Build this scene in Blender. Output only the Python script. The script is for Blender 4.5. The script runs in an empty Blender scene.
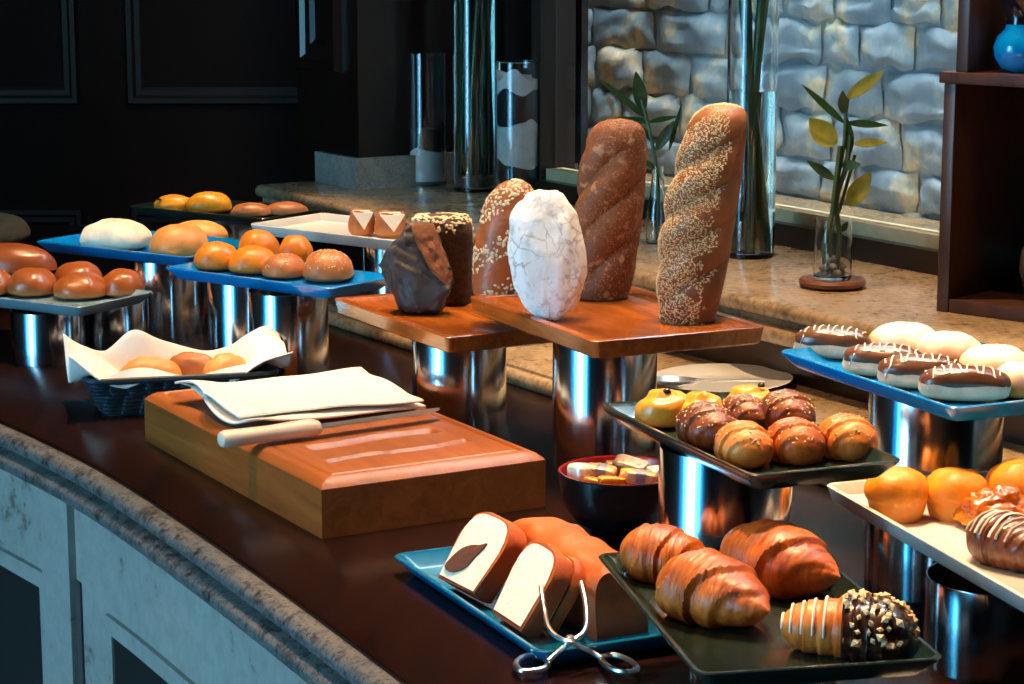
import bpy, bmesh, math, random
from math import sin, cos, pi, radians, sqrt, atan2, exp
from mathutils import Vector, Matrix, noise
S = bpy.context.scene
COL = S.collection
# ------------------------------------------------------------------ camera
FPX, PITCH, CAMZ = 2262.0, 0.18626, 0.665
cam = bpy.data.objects.new('camera', bpy.data.cameras.new('camera'))
COL.objects.link(cam)
cam.location = (0, 0, CAMZ)
cam.rotation_euler = (pi / 2 - PITCH, 0, 0)
cam.data.sensor_width = 36
cam.data.lens = FPX / 1024 * 36
cam.data.clip_start = 0.05
S.camera = cam

def G(px, py, z=0.0):
    """point of the horizontal plane at height z that lies on a measured sight line"""
    a = (px - 512) / FPX; b = -(py - 342) / FPX
    d = Vector((a, cos(PITCH) + b * sin(PITCH), -sin(PITCH) + b * cos(PITCH)))
    t = (z - CAMZ) / d.z
    return Vector((d.x * t, d.y * t, z))
def DEP(p):
    return p.y * cos(PITCH) - (p.z - CAMZ) * sin(PITCH)
def V(*a): return Vector(a)

# ------------------------------------------------------------------ materials
def srgb(r, g, b):
    f = lambda c: c / 12.92 if c <= .04045 else ((c + .055) / 1.055) ** 2.4
    return (f(r / 255), f(g / 255), f(b / 255), 1)
class NT:
    def __init__(s, name):
        s.m = bpy.data.materials.new(name); s.m.use_nodes = True
        s.t = s.m.node_tree; s.t.nodes.clear()
        s.out = s.n('ShaderNodeOutputMaterial'); s.b = s.n('ShaderNodeBsdfPrincipled')
        s.l(s.b.outputs[0], s.out.inputs[0]); s._co = None
    def n(s, ty, **k):
        x = s.t.nodes.new(ty)
        for a, v in k.items(): setattr(x, a, v)
        return x
    def l(s, a, b): s.t.links.new(a, b)
    @property
    def co(s):
        if s._co is None: s._co = s.n('ShaderNodeTexCoord')
        return s._co.outputs['Object']
    def set(s, **k):
        for a, v in k.items(): s.b.inputs[a.replace('_', ' ')].default_value = v
    def noise(s, scale, detail=4, rough=.55, vec=None, dist=0):
        x = s.n('ShaderNodeTexNoise'); x.inputs['Scale'].default_value = scale
        x.inputs['Detail'].default_value = detail; x.inputs['Roughness'].default_value = rough
        x.inputs['Distortion'].default_value = dist
        s.l(vec if vec is not None else s.co, x.inputs['Vector']); return x.outputs['Fac']
    def map(s, scale=(1, 1, 1), rot=(0, 0, 0)):
        x = s.n('ShaderNodeMapping'); x.inputs['Scale'].default_value = scale; x.inputs['Rotation'].default_value = rot
        s.l(s.co, x.inputs['Vector']); return x.outputs[0]
    def ramp(s, fac, stops):
        r = s.n('ShaderNodeValToRGB'); e = r.color_ramp.elements
        while len(e) < len(stops): e.new(.5)
        for i, (p, c) in enumerate(stops):
            e[i].position = p; e[i].color = c
        s.l(fac, r.inputs[0]); return r.outputs[0]
    def mix(s, fac, a, b, mode='MIX'):
        x = s.n('ShaderNodeMix', data_type='RGBA', blend_type=mode)
        for sock, v in ((x.inputs[0], fac), (x.inputs[6], a), (x.inputs[7], b)):
            if hasattr(v, 'links') or isinstance(v, bpy.types.NodeSocket): s.l(v, sock)
            else: sock.default_value = v
        return x.outputs[2]
    def bump(s, h, strength=.3, dist=.002):
        b = s.n('ShaderNodeBump'); b.inputs['Strength'].default_value = strength; b.inputs['Distance'].default_value = dist
        s.l(h, b.inputs['Height']); s.l(b.outputs[0], s.b.inputs['Normal'])
    def color(s, c):
        if isinstance(c, bpy.types.NodeSocket): s.l(c, s.b.inputs['Base Color'])
        else: s.b.inputs['Base Color'].default_value = c

def plain(name, c, rough=.5, metal=0, coat=0, var=.12, nscale=40, bump=0, bscale=200, spec=.5):
    t = NT(name); t.set(Roughness=rough, Metallic=metal, Coat_Weight=coat, Specular_IOR_Level=spec)
    c2 = tuple(min(1, v * (1 + var)) for v in c[:3]) + (1,); c1 = tuple(v * (1 - var) for v in c[:3]) + (1,)
    t.color(t.ramp(t.noise(nscale), [(.3, c1), (.7, c2)]))
    if bump: t.bump(t.noise(bscale, 6), bump)
    return t.m
def crust(name, top, low, z0, z1, rough=.42, coat=.15, nscale=30, bump=.35, bscale=120, spots=None, dist=.002):
    """baked dough: colour goes from the pale foot of the dough to its browned top, mottled"""
    t = NT(name); t.set(Roughness=rough, Coat_Weight=coat, Coat_Roughness=.25)
    sep = t.n('ShaderNodeSeparateXYZ'); t.l(t.co, sep.inputs[0])
    ad = t.n('ShaderNodeMath', operation='MULTIPLY_ADD'); t.l(t.noise(nscale * 1.3, 5), ad.inputs[0])
    ad.inputs[1].default_value = (z1 - z0) * .9; t.l(sep.outputs[2], ad.inputs[2])
    mr = t.n('ShaderNodeMapRange'); t.l(ad.outputs[0], mr.inputs[0])
    mr.inputs[1].default_value = z0 + (z1 - z0) * .45; mr.inputs[2].default_value = z1 + (z1 - z0) * .45
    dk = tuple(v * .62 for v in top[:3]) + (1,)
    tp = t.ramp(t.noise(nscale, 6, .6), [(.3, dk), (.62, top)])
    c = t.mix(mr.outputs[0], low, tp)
    if spots: c = t.mix(t.ramp(t.noise(nscale * 4, 3), [(.58, (0, 0, 0, 1)), (.66, (1, 1, 1, 1))]), c, spots)
    t.color(c); t.bump(t.noise(bscale, 6, .6), bump, dist)
    t.set(Subsurface_Weight=.08, Subsurface_Scale=.01); t.b.inputs['Subsurface Radius'].default_value = (1, .5, .25)
    return t.m

def layered(name, c1, c2, rough=.42, coat=.1):
    '''laminated dough: fine layers run round the roll, browned unevenly'''
    t = NT(name); t.set(Roughness=rough, Coat_Weight=coat, Coat_Roughness=.2)
    a = t.noise(1, 5, .65, t.map((170, 22, 22)), .4); b = t.noise(34, 4)
    x = t.n('ShaderNodeMath', operation='MULTIPLY_ADD'); t.l(a, x.inputs[0]); x.inputs[1].default_value = .6
    y = t.n('ShaderNodeMath', operation='MULTIPLY_ADD'); t.l(b, y.inputs[0]); y.inputs[1].default_value = .55; y.inputs[2].default_value = -.08; t.l(y.outputs[0], x.inputs[2])
    mid = tuple((p + q) / 2 for p, q in zip(c1, c2))
    t.color(t.ramp(x.outputs[0], [(.34, c1), (.5, mid), (.66, c2)])); t.bump(x.outputs[0], .8, .003)
    t.set(Subsurface_Weight=.08, Subsurface_Scale=.01); t.b.inputs['Subsurface Radius'].default_value = (1, .5, .25)
    return t.m
def wood(name, c1, c2, rough=.3, coat=.3, scale=6, axis=1, bump=.05):
    t = NT(name); t.set(Roughness=rough, Coat_Weight=coat, Coat_Roughness=.12)
    sc = [scale * 9] * 3; sc[axis] = scale * .6
    v = t.map(tuple(sc))
    f = t.noise(1.0, 6, .65, v, 1.2)
    t.color(t.ramp(f, [(.3, c1), (.7, c2)])); t.bump(f, bump, .001)
    return t.m
def stone(name, cols, scale=60, rough=.4, bump=.2, coat=0, fine=220):
    t = NT(name); t.set(Roughness=rough, Coat_Weight=coat)
    a = t.noise(scale, 8, .7); b = t.noise(fine, 3, .7)
    x = t.n('ShaderNodeMath', operation='MULTIPLY_ADD'); t.l(b, x.inputs[0]); x.inputs[1].default_value = .6
    sb = t.n('ShaderNodeMath', operation='MULTIPLY_ADD'); t.l(a, sb.inputs[0]); sb.inputs[1].default_value = .6; sb.inputs[2].default_value = -.1
    t.l(sb.outputs[0], x.inputs[2])
    t.color(t.ramp(x.outputs[0], cols)); t.bump(x.outputs[0], bump, .002)
    return t.m
def glass(name, c=(1, 1, 1, 1), rough=0.0, ior=1.45):
    t = NT(name); t.set(Transmission_Weight=1.0, Roughness=rough, IOR=ior); t.color(c); return t.m

M = {}
M['steel'] = NT('brushed steel'); _t = M['steel']
_t.set(Metallic=1.0, Roughness=.13); _t.color((.56, .56, .57, 1))
_n = _t.noise(1, 4, .6, _t.map((60, 60, 4))); _r = _t.ramp(_n, [(.3, (.11,) * 3 + (1,)), (.75, (.2,) * 3 + (1,))]); _t.l(_r, _t.b.inputs['Roughness'])
M['steel'] = _t.m
M['chrome'] = plain('polished steel', (.8, .8, .8, 1), .28, 1, var=.03)
M['blue'] = plain('blue glazed melamine', srgb(0, 118, 190), .2, 0, .5, var=.08)
M['pale'] = plain('pale blue-grey glaze', srgb(118, 146, 156), .22, 0, .4, var=.05)
M['teal'] = plain('teal glazed melamine', srgb(0, 96, 140), .2, 0, .5, var=.08)
M['green'] = plain('dark green melamine', srgb(30, 44, 38), .22, 0, .4, var=.15)
M['white'] = plain('white glazed porcelain', srgb(214, 212, 205), .18, 0, .4, var=.03)
M['boardwood'] = wood('honey varnished board', srgb(126, 64, 22), srgb(170, 92, 36), .42, .05, 5, 1)
M['boardwood_side'] = M['boardwood']
M['traywood'] = wood('glossy orange wood', srgb(118, 58, 16), srgb(170, 92, 30), .22, .5, 6, 1)
M['darkwood'] = wood('dark counter wood', srgb(20, 9, 7), srgb(36, 17, 11), .22, 0, 3, 1, .02)
M['darkwood'].node_tree.nodes['Principled BSDF'].inputs['Specular IOR Level'].default_value = .3
M['panelwood'] = wood('dark panel wood', srgb(18, 9, 6), srgb(36, 18, 11), .35, .2, 3, 2, .03)
M['shelfwood'] = wood('brown shelf wood', srgb(52, 27, 17), srgb(86, 48, 28), .45, .15, 3, 2, .03)
M['granite'] = stone('speckled granite', [(.36, srgb(16, 15, 16)), (.45, srgb(76, 74, 72)), (.56, srgb(118, 116, 112)), (.66, srgb(40, 38, 38))], 34, .4, .3, fine=150)
M['ledge'] = stone('tan marble ledge', [(.3, srgb(88, 74, 58)), (.46, srgb(146, 122, 92)), (.62, srgb(176, 150, 116)), (.75, srgb(110, 92, 72))], 14, .25, .05, .2, 90)
M['plaster'] = stone('pale veined stone', [(.3, srgb(104, 92, 82)), (.4, srgb(146, 142, 134)), (.65, srgb(160, 156, 148))], 5, .55, .05, 0, 40)
M['black'] = plain('dark recess', srgb(22, 18, 16), .6)
M['flour'] = None

# ------------------------------------------------------------------ mesh building
class MB:
    def __init__(s): s.v = []; s.f = []
    def add(s, vs, fs):
        o = len(s.v); s.v += [Vector(v) for v in vs]; s.f += [tuple(i + o for i in f) for f in fs]; return s
    def merge(s, o, mat=None):
        return s.add([(mat @ v) if mat else v for v in o.v], o.f)
    def xf(s, mat): s.v = [mat @ v for v in s.v]; return s
    def box(s, c, d, mat=None):
        vs = [Vector((c[0] + d[0] * (i & 1 or -1) / 2 if 0 else c[0] + d[0] * ((i & 1) - .5), c[1] + d[1] * ((i >> 1 & 1) - .5), c[2] + d[2] * ((i >> 2 & 1) - .5))) for i in range(8)]
        if mat: vs = [mat @ v for v in vs]
        return s.add(vs, [(0, 2, 3, 1), (4, 5, 7, 6), (0, 1, 5, 4), (2, 6, 7, 3), (0, 4, 6, 2), (1, 3, 7, 5)])
    def bbox(s, c, d, bev=.002, seg=2, mat=None):
        bm = bmesh.new(); m = MB().box(c, d); 
        vs = [bm.verts.new(v) for v in m.v]
        for f in m.f: bm.faces.new([vs[i] for i in f])
        bmesh.ops.bevel(bm, geom=bm.edges[:], offset=bev, segments=seg, profile=.5, affect='EDGES', clamp_overlap=True)
        bm.verts.index_update()
        r = s.add([(mat @ v.co) if mat else v.co.copy() for v in bm.verts], [tuple(v.index for v in f.verts) for f in bm.faces]); bm.free(); return r
    def rings(s, rings, closed=True, cap0=True, cap1=True):
        n = len(rings[0]); vs = [p for r in rings for p in r]; fs = []
        for i in range(len(rings) - 1):
            for j in range(n if closed else n - 1):
                k = (j + 1) % n; fs.append((i * n + j, i * n + k, (i + 1) * n + k, (i + 1) * n + j))
        if cap0: fs.append(tuple(reversed(range(n))))
        if cap1: fs.append(tuple(range((len(rings) - 1) * n, len(rings) * n)))
        return s.add(vs, fs)
    def lathe(s, prof, seg=48, c=(0, 0, 0), cap0=False, cap1=False):
        rs = [[Vector((c[0] + r * cos(2 * pi * j / seg), c[1] + r * sin(2 * pi * j / seg), c[2] + z)) for j in range(seg)] for r, z in prof]
        return s.rings(rs, True, cap0, cap1)
    def tube(s, pts, rad, seg=10, caps=True, flat=1.0, up=None):
        pts = [Vector(p) for p in pts]; n = len(pts)
        if not hasattr(rad, '__len__'): rad = [rad] * n
        rs = []; nrm = None
        for i, p in enumerate(pts):
            t = (pts[min(i + 1, n - 1)] - pts[max(i - 1, 0)]).normalized()
            if nrm is None:
                nrm = up.copy() if up else (Vector((0, 0, 1)) if abs(t.z) < .9 else Vector((1, 0, 0)))
            nrm = (nrm - t * nrm.dot(t)).normalized(); b = t.cross(nrm)
            rs.append([p + (b * cos(2 * pi * j / seg) + nrm * (sin(2 * pi * j / seg) * flat)) * rad[i] for j in range(seg)])
        return s.rings(rs, True, caps, caps)
def link(o):
    COL.objects.link(o); return o
def obj(name, mb, mat, parent=None, loc=None, rotz=0, smooth=True, angle=35, label=None, kind=None):
    me = bpy.data.meshes.new(name)
    me.from_pydata([tuple(v) for v in mb.v], [], mb.f); me.validate(); me.update()
    bm = bmesh.new(); bm.from_mesh(me); bmesh.ops.recalc_face_normals(bm, faces=bm.faces[:])
    if smooth:
        a = radians(angle)
        for f in bm.faces: f.smooth = True
        for e in bm.edges:
            if len(e.link_faces) == 2 and e.calc_face_angle(0) > a: e.smooth = False
    bm.to_mesh(me); bm.free()
    if isinstance(mat, str): mat = M[mat]
    me.materials.append(mat)
    o = link(bpy.data.objects.new(name, me))
    if parent: o.parent = parent
    if loc is not None: o.location = loc
    o.rotation_euler = (0, 0, rotz)
    if label: o['label'] = label
    if kind: o['kind'] = kind
    return o
def tag(o, label, cat, group=None):
    o['label'] = label; o['category'] = cat
    if group: o['group'] = group
    return o
def thing(name, label, cat, loc=(0, 0, 0), rotz=0, group=None, rot=None):
    o = link(bpy.data.objects.new(name, None)); o.empty_display_size = .02
    o.location = loc; o.rotation_euler = rot if rot else (0, 0, rotz)
    return tag(o, label, cat, group)
def struct(name, mb, mat, parent=None, **k):
    o = obj(name, mb, mat, parent, **k)
    if not parent: o['kind'] = 'structure'
    return o
def smooth_path(pts, n=8, closed=False):
    pts = [Vector(p) for p in pts]; out = []; N = len(pts)
    for i in range(N if closed else N - 1):
        g = (lambda k: pts[k % N]) if closed else (lambda k: pts[min(max(k, 0), N - 1)])
        p0, p1, p2, p3 = g(i - 1), g(i), g(i + 1), g(i + 2)
        for k in range(n):
            t = k / n
            out.append(.5 * (2 * p1 + (p2 - p0) * t + (2 * p0 - 5 * p1 + 4 * p2 - p3) * t * t + (3 * p1 - p0 - 3 * p2 + p3) * t ** 3))
    if not closed: out.append(pts[-1])
    return out
def nz(p, sc, seed=0): return noise.noise(Vector((p[0] * sc + seed * 7.31, p[1] * sc - seed * 3.7, p[2] * sc + seed * 1.9)))

def blob(rx, ry, h, seed=0, n=40, m=22, flat=.3, amp=.05, p=2.2, freq=2.0, fn=None):
    """dough shape standing on z=0: rounded dome with a flattened foot"""
    rs = []
    e = 2 / p
    sp = lambda c: math.copysign(abs(c) ** e, c)
    for i in range(m + 1):
        la = -pi / 2 + pi * i / m
        la = max(min(la, pi / 2 - 1e-3), -pi / 2 + 1e-3)
        ring = []
        for j in range(n):
            lo = 2 * pi * j / n
            q = Vector((sp(cos(la)) * sp(cos(lo)), sp(cos(la)) * sp(sin(lo)), sp(sin(la))))
            d = 1 + amp * noise.noise(q * freq + Vector((seed * 5.1, seed * 2.3, 0))) + amp * .4 * noise.noise(q * freq * 3.1 + Vector((0, seed * 4.7, 1)))
            if fn: d *= fn(q)
            z = q.z if q.z > 0 else q.z * flat
            ring.append(Vector((q.x * d * rx, q.y * d * ry, max(0, (z * (d if q.z > 0 else 1) + flat) / (1 + flat)) * h)))
        rs.append(ring)
    return MB().rings(rs)
def seeds_on(mb, n, size, seed=0, filt=None, aspect=(1, .62, .4), sink=.2):
    rnd = random.Random(seed); tri = []
    acc = []; tot = 0
    for f in mb.f:
        if len(f) > 4: continue
        a, b, c = mb.v[f[0]], mb.v[f[1]], mb.v[f[2]]
        ar = (b - a).cross(c - a).length; tot += ar; acc.append(tot); tri.append(f)
    import bisect
    ctr = sum(mb.v, Vector()) / len(mb.v)
    out = MB(); k = 0; tries = 0
    while k < n and tries < n * 30:
        tries += 1
        f = tri[min(bisect.bisect(acc, rnd.random() * tot), len(tri) - 1)]
        a, b, c, d = mb.v[f[0]], mb.v[f[1]], mb.v[f[2]], mb.v[f[-1]]
        u, w = rnd.random(), rnd.random()
        p = a * (1 - u) * (1 - w) + b * u * (1 - w) + c * u * w + d * (1 - u) * w
        nn = (c - a).cross(d - b)
        if nn.length < 1e-12: continue
        nn.normalize()
        if nn.dot(p - ctr) < 0: nn.negate()
        if filt and not filt(p, nn): continue
        t = nn.orthogonal().normalized(); t.rotate(Matrix.Rotation(rnd.random() * 6.28, 3, nn)); bt = nn.cross(t)
        s_ = size * rnd.uniform(.7, 1.25)
        A, B, C = t * s_ * aspect[0], bt * s_ * aspect[1], nn * s_ * aspect[2]
        p = p + C * (1 - sink * 2)
        out.add([p + A, p + B * .9 + A * .1, p - A, p - B * .9 + A * .1, p + C, p - C],
                [(0, 1, 4), (1, 2, 4), (2, 3, 4), (3, 0, 4), (1, 0, 5), (2, 1, 5), (3, 2, 5), (0, 3, 5)])
        k += 1
    return out
def rrect(w, l, r, z, k=5):
    pts = []
    for cx, cy, a0 in ((w / 2 - r, l / 2 - r, 0), (-w / 2 + r, l / 2 - r, 90), (-w / 2 + r, -l / 2 + r, 180), (w / 2 - r, -l / 2 + r, 270)):
        for i in range(k + 1):
            a = radians(a0 + 90 * i / k); pts.append(Vector((cx + r * cos(a), cy + r * sin(a), z)))
    return pts
def tray_mesh(w, l, h=.018, flare=.012, t=.004, r=.012, rim=.004):
    f = flare
    return MB().rings([rrect(w - 2 * f - .006, l - 2 * f - .006, r * .6, 0), rrect(w - 2 * f, l - 2 * f, r * .7, .0025), rrect(w - .001, l - .001, r, h - .003), rrect(w, l, r, h - .001),
                       rrect(w - .002, l - .002, r, h), rrect(w - 2 * rim, l - 2 * rim, r * .85, h), rrect(w - 2 * rim - .002, l - 2 * rim - .002, r * .8, h - .0015),
                       rrect(w - 2 * f - 2 * t, l - 2 * f - 2 * t, r * .6, t + .002), rrect(w - 2 * f - 2 * t - .006, l - 2 * f - 2 * t - .006, r * .5, t)])

# ------------------------------------------------------------------ setting: ledge frame (u along the ledge, n to the back)
LO = V(.19, 3.321, 0); LU = V(.53, -.848, 0).normalized(); LN = V(.848, .53, 0).normalized()
def L(u, n, z): return LO + LU * u + LN * n + V(0, 0, z)
LROT = atan2(LU.y, LU.x)
LM = Matrix.Translation(LO) @ Matrix.Rotation(LROT, 4, 'Z')     # local x = along ledge, local y = to the back
ZL = .145
FZ = -.9

struct('floor', MB().box((0, 2, FZ - .05), (9, 12, .1)), wood('dark floor boards', srgb(40, 28, 22), srgb(66, 46, 34), .35, .2, 2, 1))
struct('ceiling', MB().box((0, 2, 2.35), (9, 12, .1)), plain('ceiling paint', srgb(70, 58, 48), .8))
WB = M['panelwood']
struct('wall_right', MB().box((4.45, 2, .7), (.1, 12, 3.2)), WB)
struct('wall_rear', MB().box((0, -3.95, .7), (9, .1, 3.2)), WB)
# left wall with a tall glazed opening
wl = MB()
wl.box((-3.45, -2.65, .7), (.1, 2.7, 3.2)); wl.box((-3.45, 5.05, .7), (.1, 5.9, 3.2)); wl.box((-3.45, .4, 2.1), (.1, 3.4, .4))
struct('wall_left', wl, WB)
wf = MB()
for yy in (-1.28, .95, 2.08): wf.box((-3.45, yy, .5), (.07, .05, 2.8))
wf.box((-3.45, .4, 1.88), (.07, 3.4, .05)); wf.box((-3.45, .4, -.87), (.07, 3.4, .06))
w1 = struct('window_1', wf, plain('window frame paint', srgb(60, 44, 34), .5))
obj('pane', MB().box((-3.46, .4, .5), (.006, 3.3, 2.74)), glass('clear pane', (1, 1, 1, 1), 0, 1.01), w1)

# back panelled wall (far left), its panels face the room
wb = MB(); PY = 6.4
wb.box((-1.5, PY + .05, .7), (6, .1, 3.2))
WBK = plain('dull dark wood', srgb(22, 12, 9), .75, var=.2, nscale=4, spec=.12)
WBM = plain('polished dark moulding', srgb(24, 16, 13), .5, var=.1, spec=.25)
struct('wall_back', wb, WBK)
def panel(cx, cz, w, h):
    m = MB()
    t, b = .06, .03
    y0 = PY
    def fr(iw, ih, y): return [V(cx - iw / 2, y, cz - ih / 2), V(cx + iw / 2, y, cz - ih / 2), V(cx + iw / 2, y, cz + ih / 2), V(cx - iw / 2, y, cz + ih / 2)]
    m.rings([fr(w, h, y0), fr(w - .012, h - .012, y0 - .018), fr(w - .04, h - .04, y0 - .018), fr(w - .055, h - .055, y0 - .008), fr(w - .085, h - .085, y0 - .008), fr(w - .1, h - .1, y0 - .002)], True, False, False)
    return m
xm = lambda px: (px - 512) / FPX * 6.5
for i, (a, b) in enumerate(((-130, 88), (134, 460))):
    cx = (xm(a) + xm(b)) / 2; w = xm(b) - xm(a)
    struct('trim_%d' % (1 + 2 * i), panel(cx, 1.0, w, 1.72), WBM, angle=20)
    struct('trim_%d' % (2 + 2 * i), panel(cx, -.46, w, .62), WBM, angle=20)

# ledge along the window, its riser, and the low stone step on the counter
lp = []
def prof(pts, u0, u1):
    m = MB(); m.rings([[L(u0, n, z) for n, z in pts], [L(u1, n, z) for n, z in pts]]); return m
edge = [(.012, ZL - .06)] + [(.004 - .012 * cos(a * pi / 8 - pi / 2), ZL - .046 + .012 * sin(a * pi / 8 - pi / 2)) for a in range(9)]
edge += [(.012, ZL - .033), (.012, ZL - .026)] + [(.008 - .012 * cos(a * pi / 8 - pi / 2), ZL - .012 + .012 * sin(a * pi / 8 - pi / 2)) for a in range(9)]
struct('trim_5', prof(edge + [(.95, ZL), (.95, ZL - .06)], -1.305, 1.7), 'ledge')
struct('trim_6', prof([(.03, -.02), (.03, ZL - .06), (.5, ZL - .06), (.5, -.02)], -1.27, 1.7), 'panelwood')
st = [(-.225, 0)] + [(-.225 - .008 * sin(a * pi / 8), .011 - .011 * cos(a * pi / 8)) for a in range(1, 9)] + [(-.218, .022), (-.218, .026), (-.214, .03), (.03, .03), (.03, 0)]
struct('trim_7', prof(st, -.62, 1.6), 'ledge')

# wooden pier with stone plinth, recess wall and window
pr = MB()
def lbox(u0, u1, n0, n1, z0, z1): return MB().add([L(u, n, z) for z in (z0, z1) for n in (n0, n1) for u in (u0, u1)], [(0, 2, 3, 1), (4, 5, 7, 6), (0, 1, 5, 4), (2, 6, 7, 3), (0, 4, 6, 2), (1, 3, 7, 5)])
pr.merge(lbox(-1.40, -1.14, .14, .6, FZ, 2.3))
o = struct('wall_pier', pr, WB)
pf = MB()   # raised panel on the pier's front
def lfr(u0, u1, z0, z1, n): return [L(u0, n, z0), L(u1, n, z0), L(u1, n, z1), L(u0, n, z1)]
def lpanel(u0, u1, z0, z1, n): return MB().rings([lfr(u0, u1, z0, z1, n), lfr(u0 + .004, u1 - .004, z0 + .004, z1 - .004, n - .016), lfr(u0 + .022, u1 - .022, z0 + .022, z1 - .022, n - .016), lfr(u0 + .03, u1 - .03, z0 + .03, z1 - .03, n - .008), lfr(u0 + .05, u1 - .05, z0 + .05, z1 - .05, n - .008), lfr(u0 + .06, u1 - .06, z0 + .06, z1 - .06, n - .001)], True, False, True)
struct('trim_8', lpanel(-1.376, -1.205, .365, 1.9, .14), WB, angle=20)
struct('trim_9', lbox(-1.30, -1.125, .126, .62, ZL, ZL + .06), stone('grey plinth stone', [(.3, srgb(96, 92, 88)), (.5, srgb(150, 144, 136)), (.7, srgb(176, 170, 160))], 20, .5, .1))
struct('wall_recess', lbox(-1.14, -.86, .47, .485, ZL, 2.3), WB)
struct('trim_10', lbox(-.98, -.955, .455, .47, ZL + .05, 2.3), WB)
struct('trim_11', lbox(-1.1, -.87, .45, .47, ZL, ZL + .055), 'granite')
# window: dark bottom rail, light bead, glass, whitewashed stone wall outside
w2 = struct('window_2', lbox(-.84, 1.6, .35, .42, ZL, ZL + .035).merge(lbox(-.865, -.835, .36, .44, ZL, 2.3)), 'panelwood')
obj('bead', lbox(-.83, 1.6, .37, .41, ZL + .035, ZL + .055), plain('pale bead', srgb(200, 180, 140), .5), w2)
obj('pane', lbox(-.83, 1.6, .39, .396, ZL + .055, 2.3), glass('window glass', (1, 1, 1, 1), 0, 1.15), w2)
rnd = random.Random(4)
sw = MB()
z = -.05; row = 0
while z < 1.7:
    hh = rnd.uniform(.062, .09); u = -1.75 - rnd.random() * .2
    while u < 2.0:
        ww = rnd.uniform(.10, .24)
        n_, m_ = 13, 9; g = []
        sd = rnd.random() * 50; pop = rnd.uniform(.006, .012)
        for i in range(m_ + 1):
            r = []
            for j in range(n_ + 1):
                a, b = j / n_, i / m_
                e = min(1, 5 * min(a, 1 - a)) * min(1, 4 * min(b, 1 - b)); e = e ** .5 if e > 0 else 0
                jx = .012 * nz((a * 2, b * 2, sd), 1.3, 3); jz = .014 * nz((a * 2.5, b * 2, sd), 1.4, 5)
                d = pop * e * (1 + .7 * nz((a * 3, b * 3, sd), 1.0, 1)) 
                r.append(L(u + .004 + a * (ww - .008) + jx, .78 - d, z + .004 + b * (hh - .006) + jz))
            g.append(r)
        sw.rings(g, False, False, False)
        u += ww
    z += hh; row += 1
sw.merge(lbox(-2.1, 2.1, .785, .9, -.3, 1.9))
t = NT('whitewashed stone'); t.set(Roughness=.85)
f1 = t.noise(9, 5, .6); f2 = t.noise(26, 6, .65)
c = t.ramp(f1, [(.40, srgb(138, 150, 158)), (.52, srgb(178, 184, 184)), (.60, srgb(250, 216, 168))])
t.color(t.mix(t.ramp(f2, [(.4, (0, 0, 0, 1)), (.62, (.6, .6, .6, 1))]), c, srgb(158, 166, 168))); t.bump(f2, .25, .003)
struct('wall_outside', sw, t.m, angle=80)
struct('wall_alcove', lbox(-2.1, 2.1, .42, .9, -.3, -.2).merge(lbox(1.62, 1.72, .0, .9, -.3, 2.3)), 'plaster')

# ------------------------------------------------------------------ counter
cc = thing('buffet_counter', 'long curved buffet counter with dark wood top, granite rim and pale stone front', 'counter', (0, 2.6, FZ))
outer = [(-2.05, 4.6), (-1.75, 4.22), (-1.4, 3.8), (-1.05, 3.38), (-.80, 3.07), (-.665, 2.894), (-.505, 2.65), (-.325, 2.318), (-.167, 2.006), (-.03, 1.72), (.11, 1.40), (.25, 1.08)]
oc = [V(p.x, p.y, 0) for p in smooth_path([V(a, b, 0) for a, b in outer], 6)]
def offs(pts, d):
    r = []
    for i, p in enumerate(pts):
        t_ = (pts[min(i + 1, len(pts) - 1)] - pts[max(i - 1, 0)]).normalized()
        r.append(p + V(-t_.y, t_.x, 0) * d)       # positive = towards the back
    return r
ctr_off = V(0, -2.6, -FZ)
def counter_strip(prof_, cap=True):
    rs = []
    lines = {}
    for d, z in prof_:
        if d not in lines: lines[d] = offs(oc, d)
    for i in range(len(oc)):
        rs.append([lines[d][i] + V(0, 0, z) + ctr_off for d, z in prof_])
    return MB().rings(rs, True, True, True)
# dark top: from the rim to the riser line
inn = offs(oc, .024)
top = MB(); A = []; B = []
for p in inn:
    # matching point on the back line (ledge riser)
    tt = (p - LO).dot(LU); q = LO + LU * max(min(tt, 1.7), -1.9) + LN * .04
    A.append(p + ctr_off); B.append(q + ctr_off)
e = [( V(0, 0, 0)), V(0, 0, -.02)]
n_ = len(A); rows = []
for i in range(n_):
    fx = (A[i] - B[i]).normalized()
    rows.append([B[i] + V(0, 0, -.02), B[i], A[i] + fx * -.004, A[i] + fx * -.001 + V(0, 0, -.0015), A[i] + V(0, 0, -.004), A[i] + V(0, 0, -.02)])
top.rings(rows, True, True, True)
obj('countertop', top, 'darkwood', cc)
gp = [(.055, -.02), (.055, -.006), (.014, -.006), (.009, -.007), (.004, -.0095), (.001, -.0135), (.0, -.018), (.001, -.022), (.006, -.0255), (.011, -.027), (.011, -.029), (.002, -.031), (-.005, -.0345), (-.008, -.040), (-.008, -.046), (-.005, -.051), (.002, -.0535), (.012, -.054), (.055, -.054)]
obj('granite_rim', counter_strip(gp), 'granite', cc)
obj('front_face', counter_strip([(.014, -.054), (.3, -.054), (.3, -.9), (.014, -.9)]), 'plaster', cc)
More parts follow.
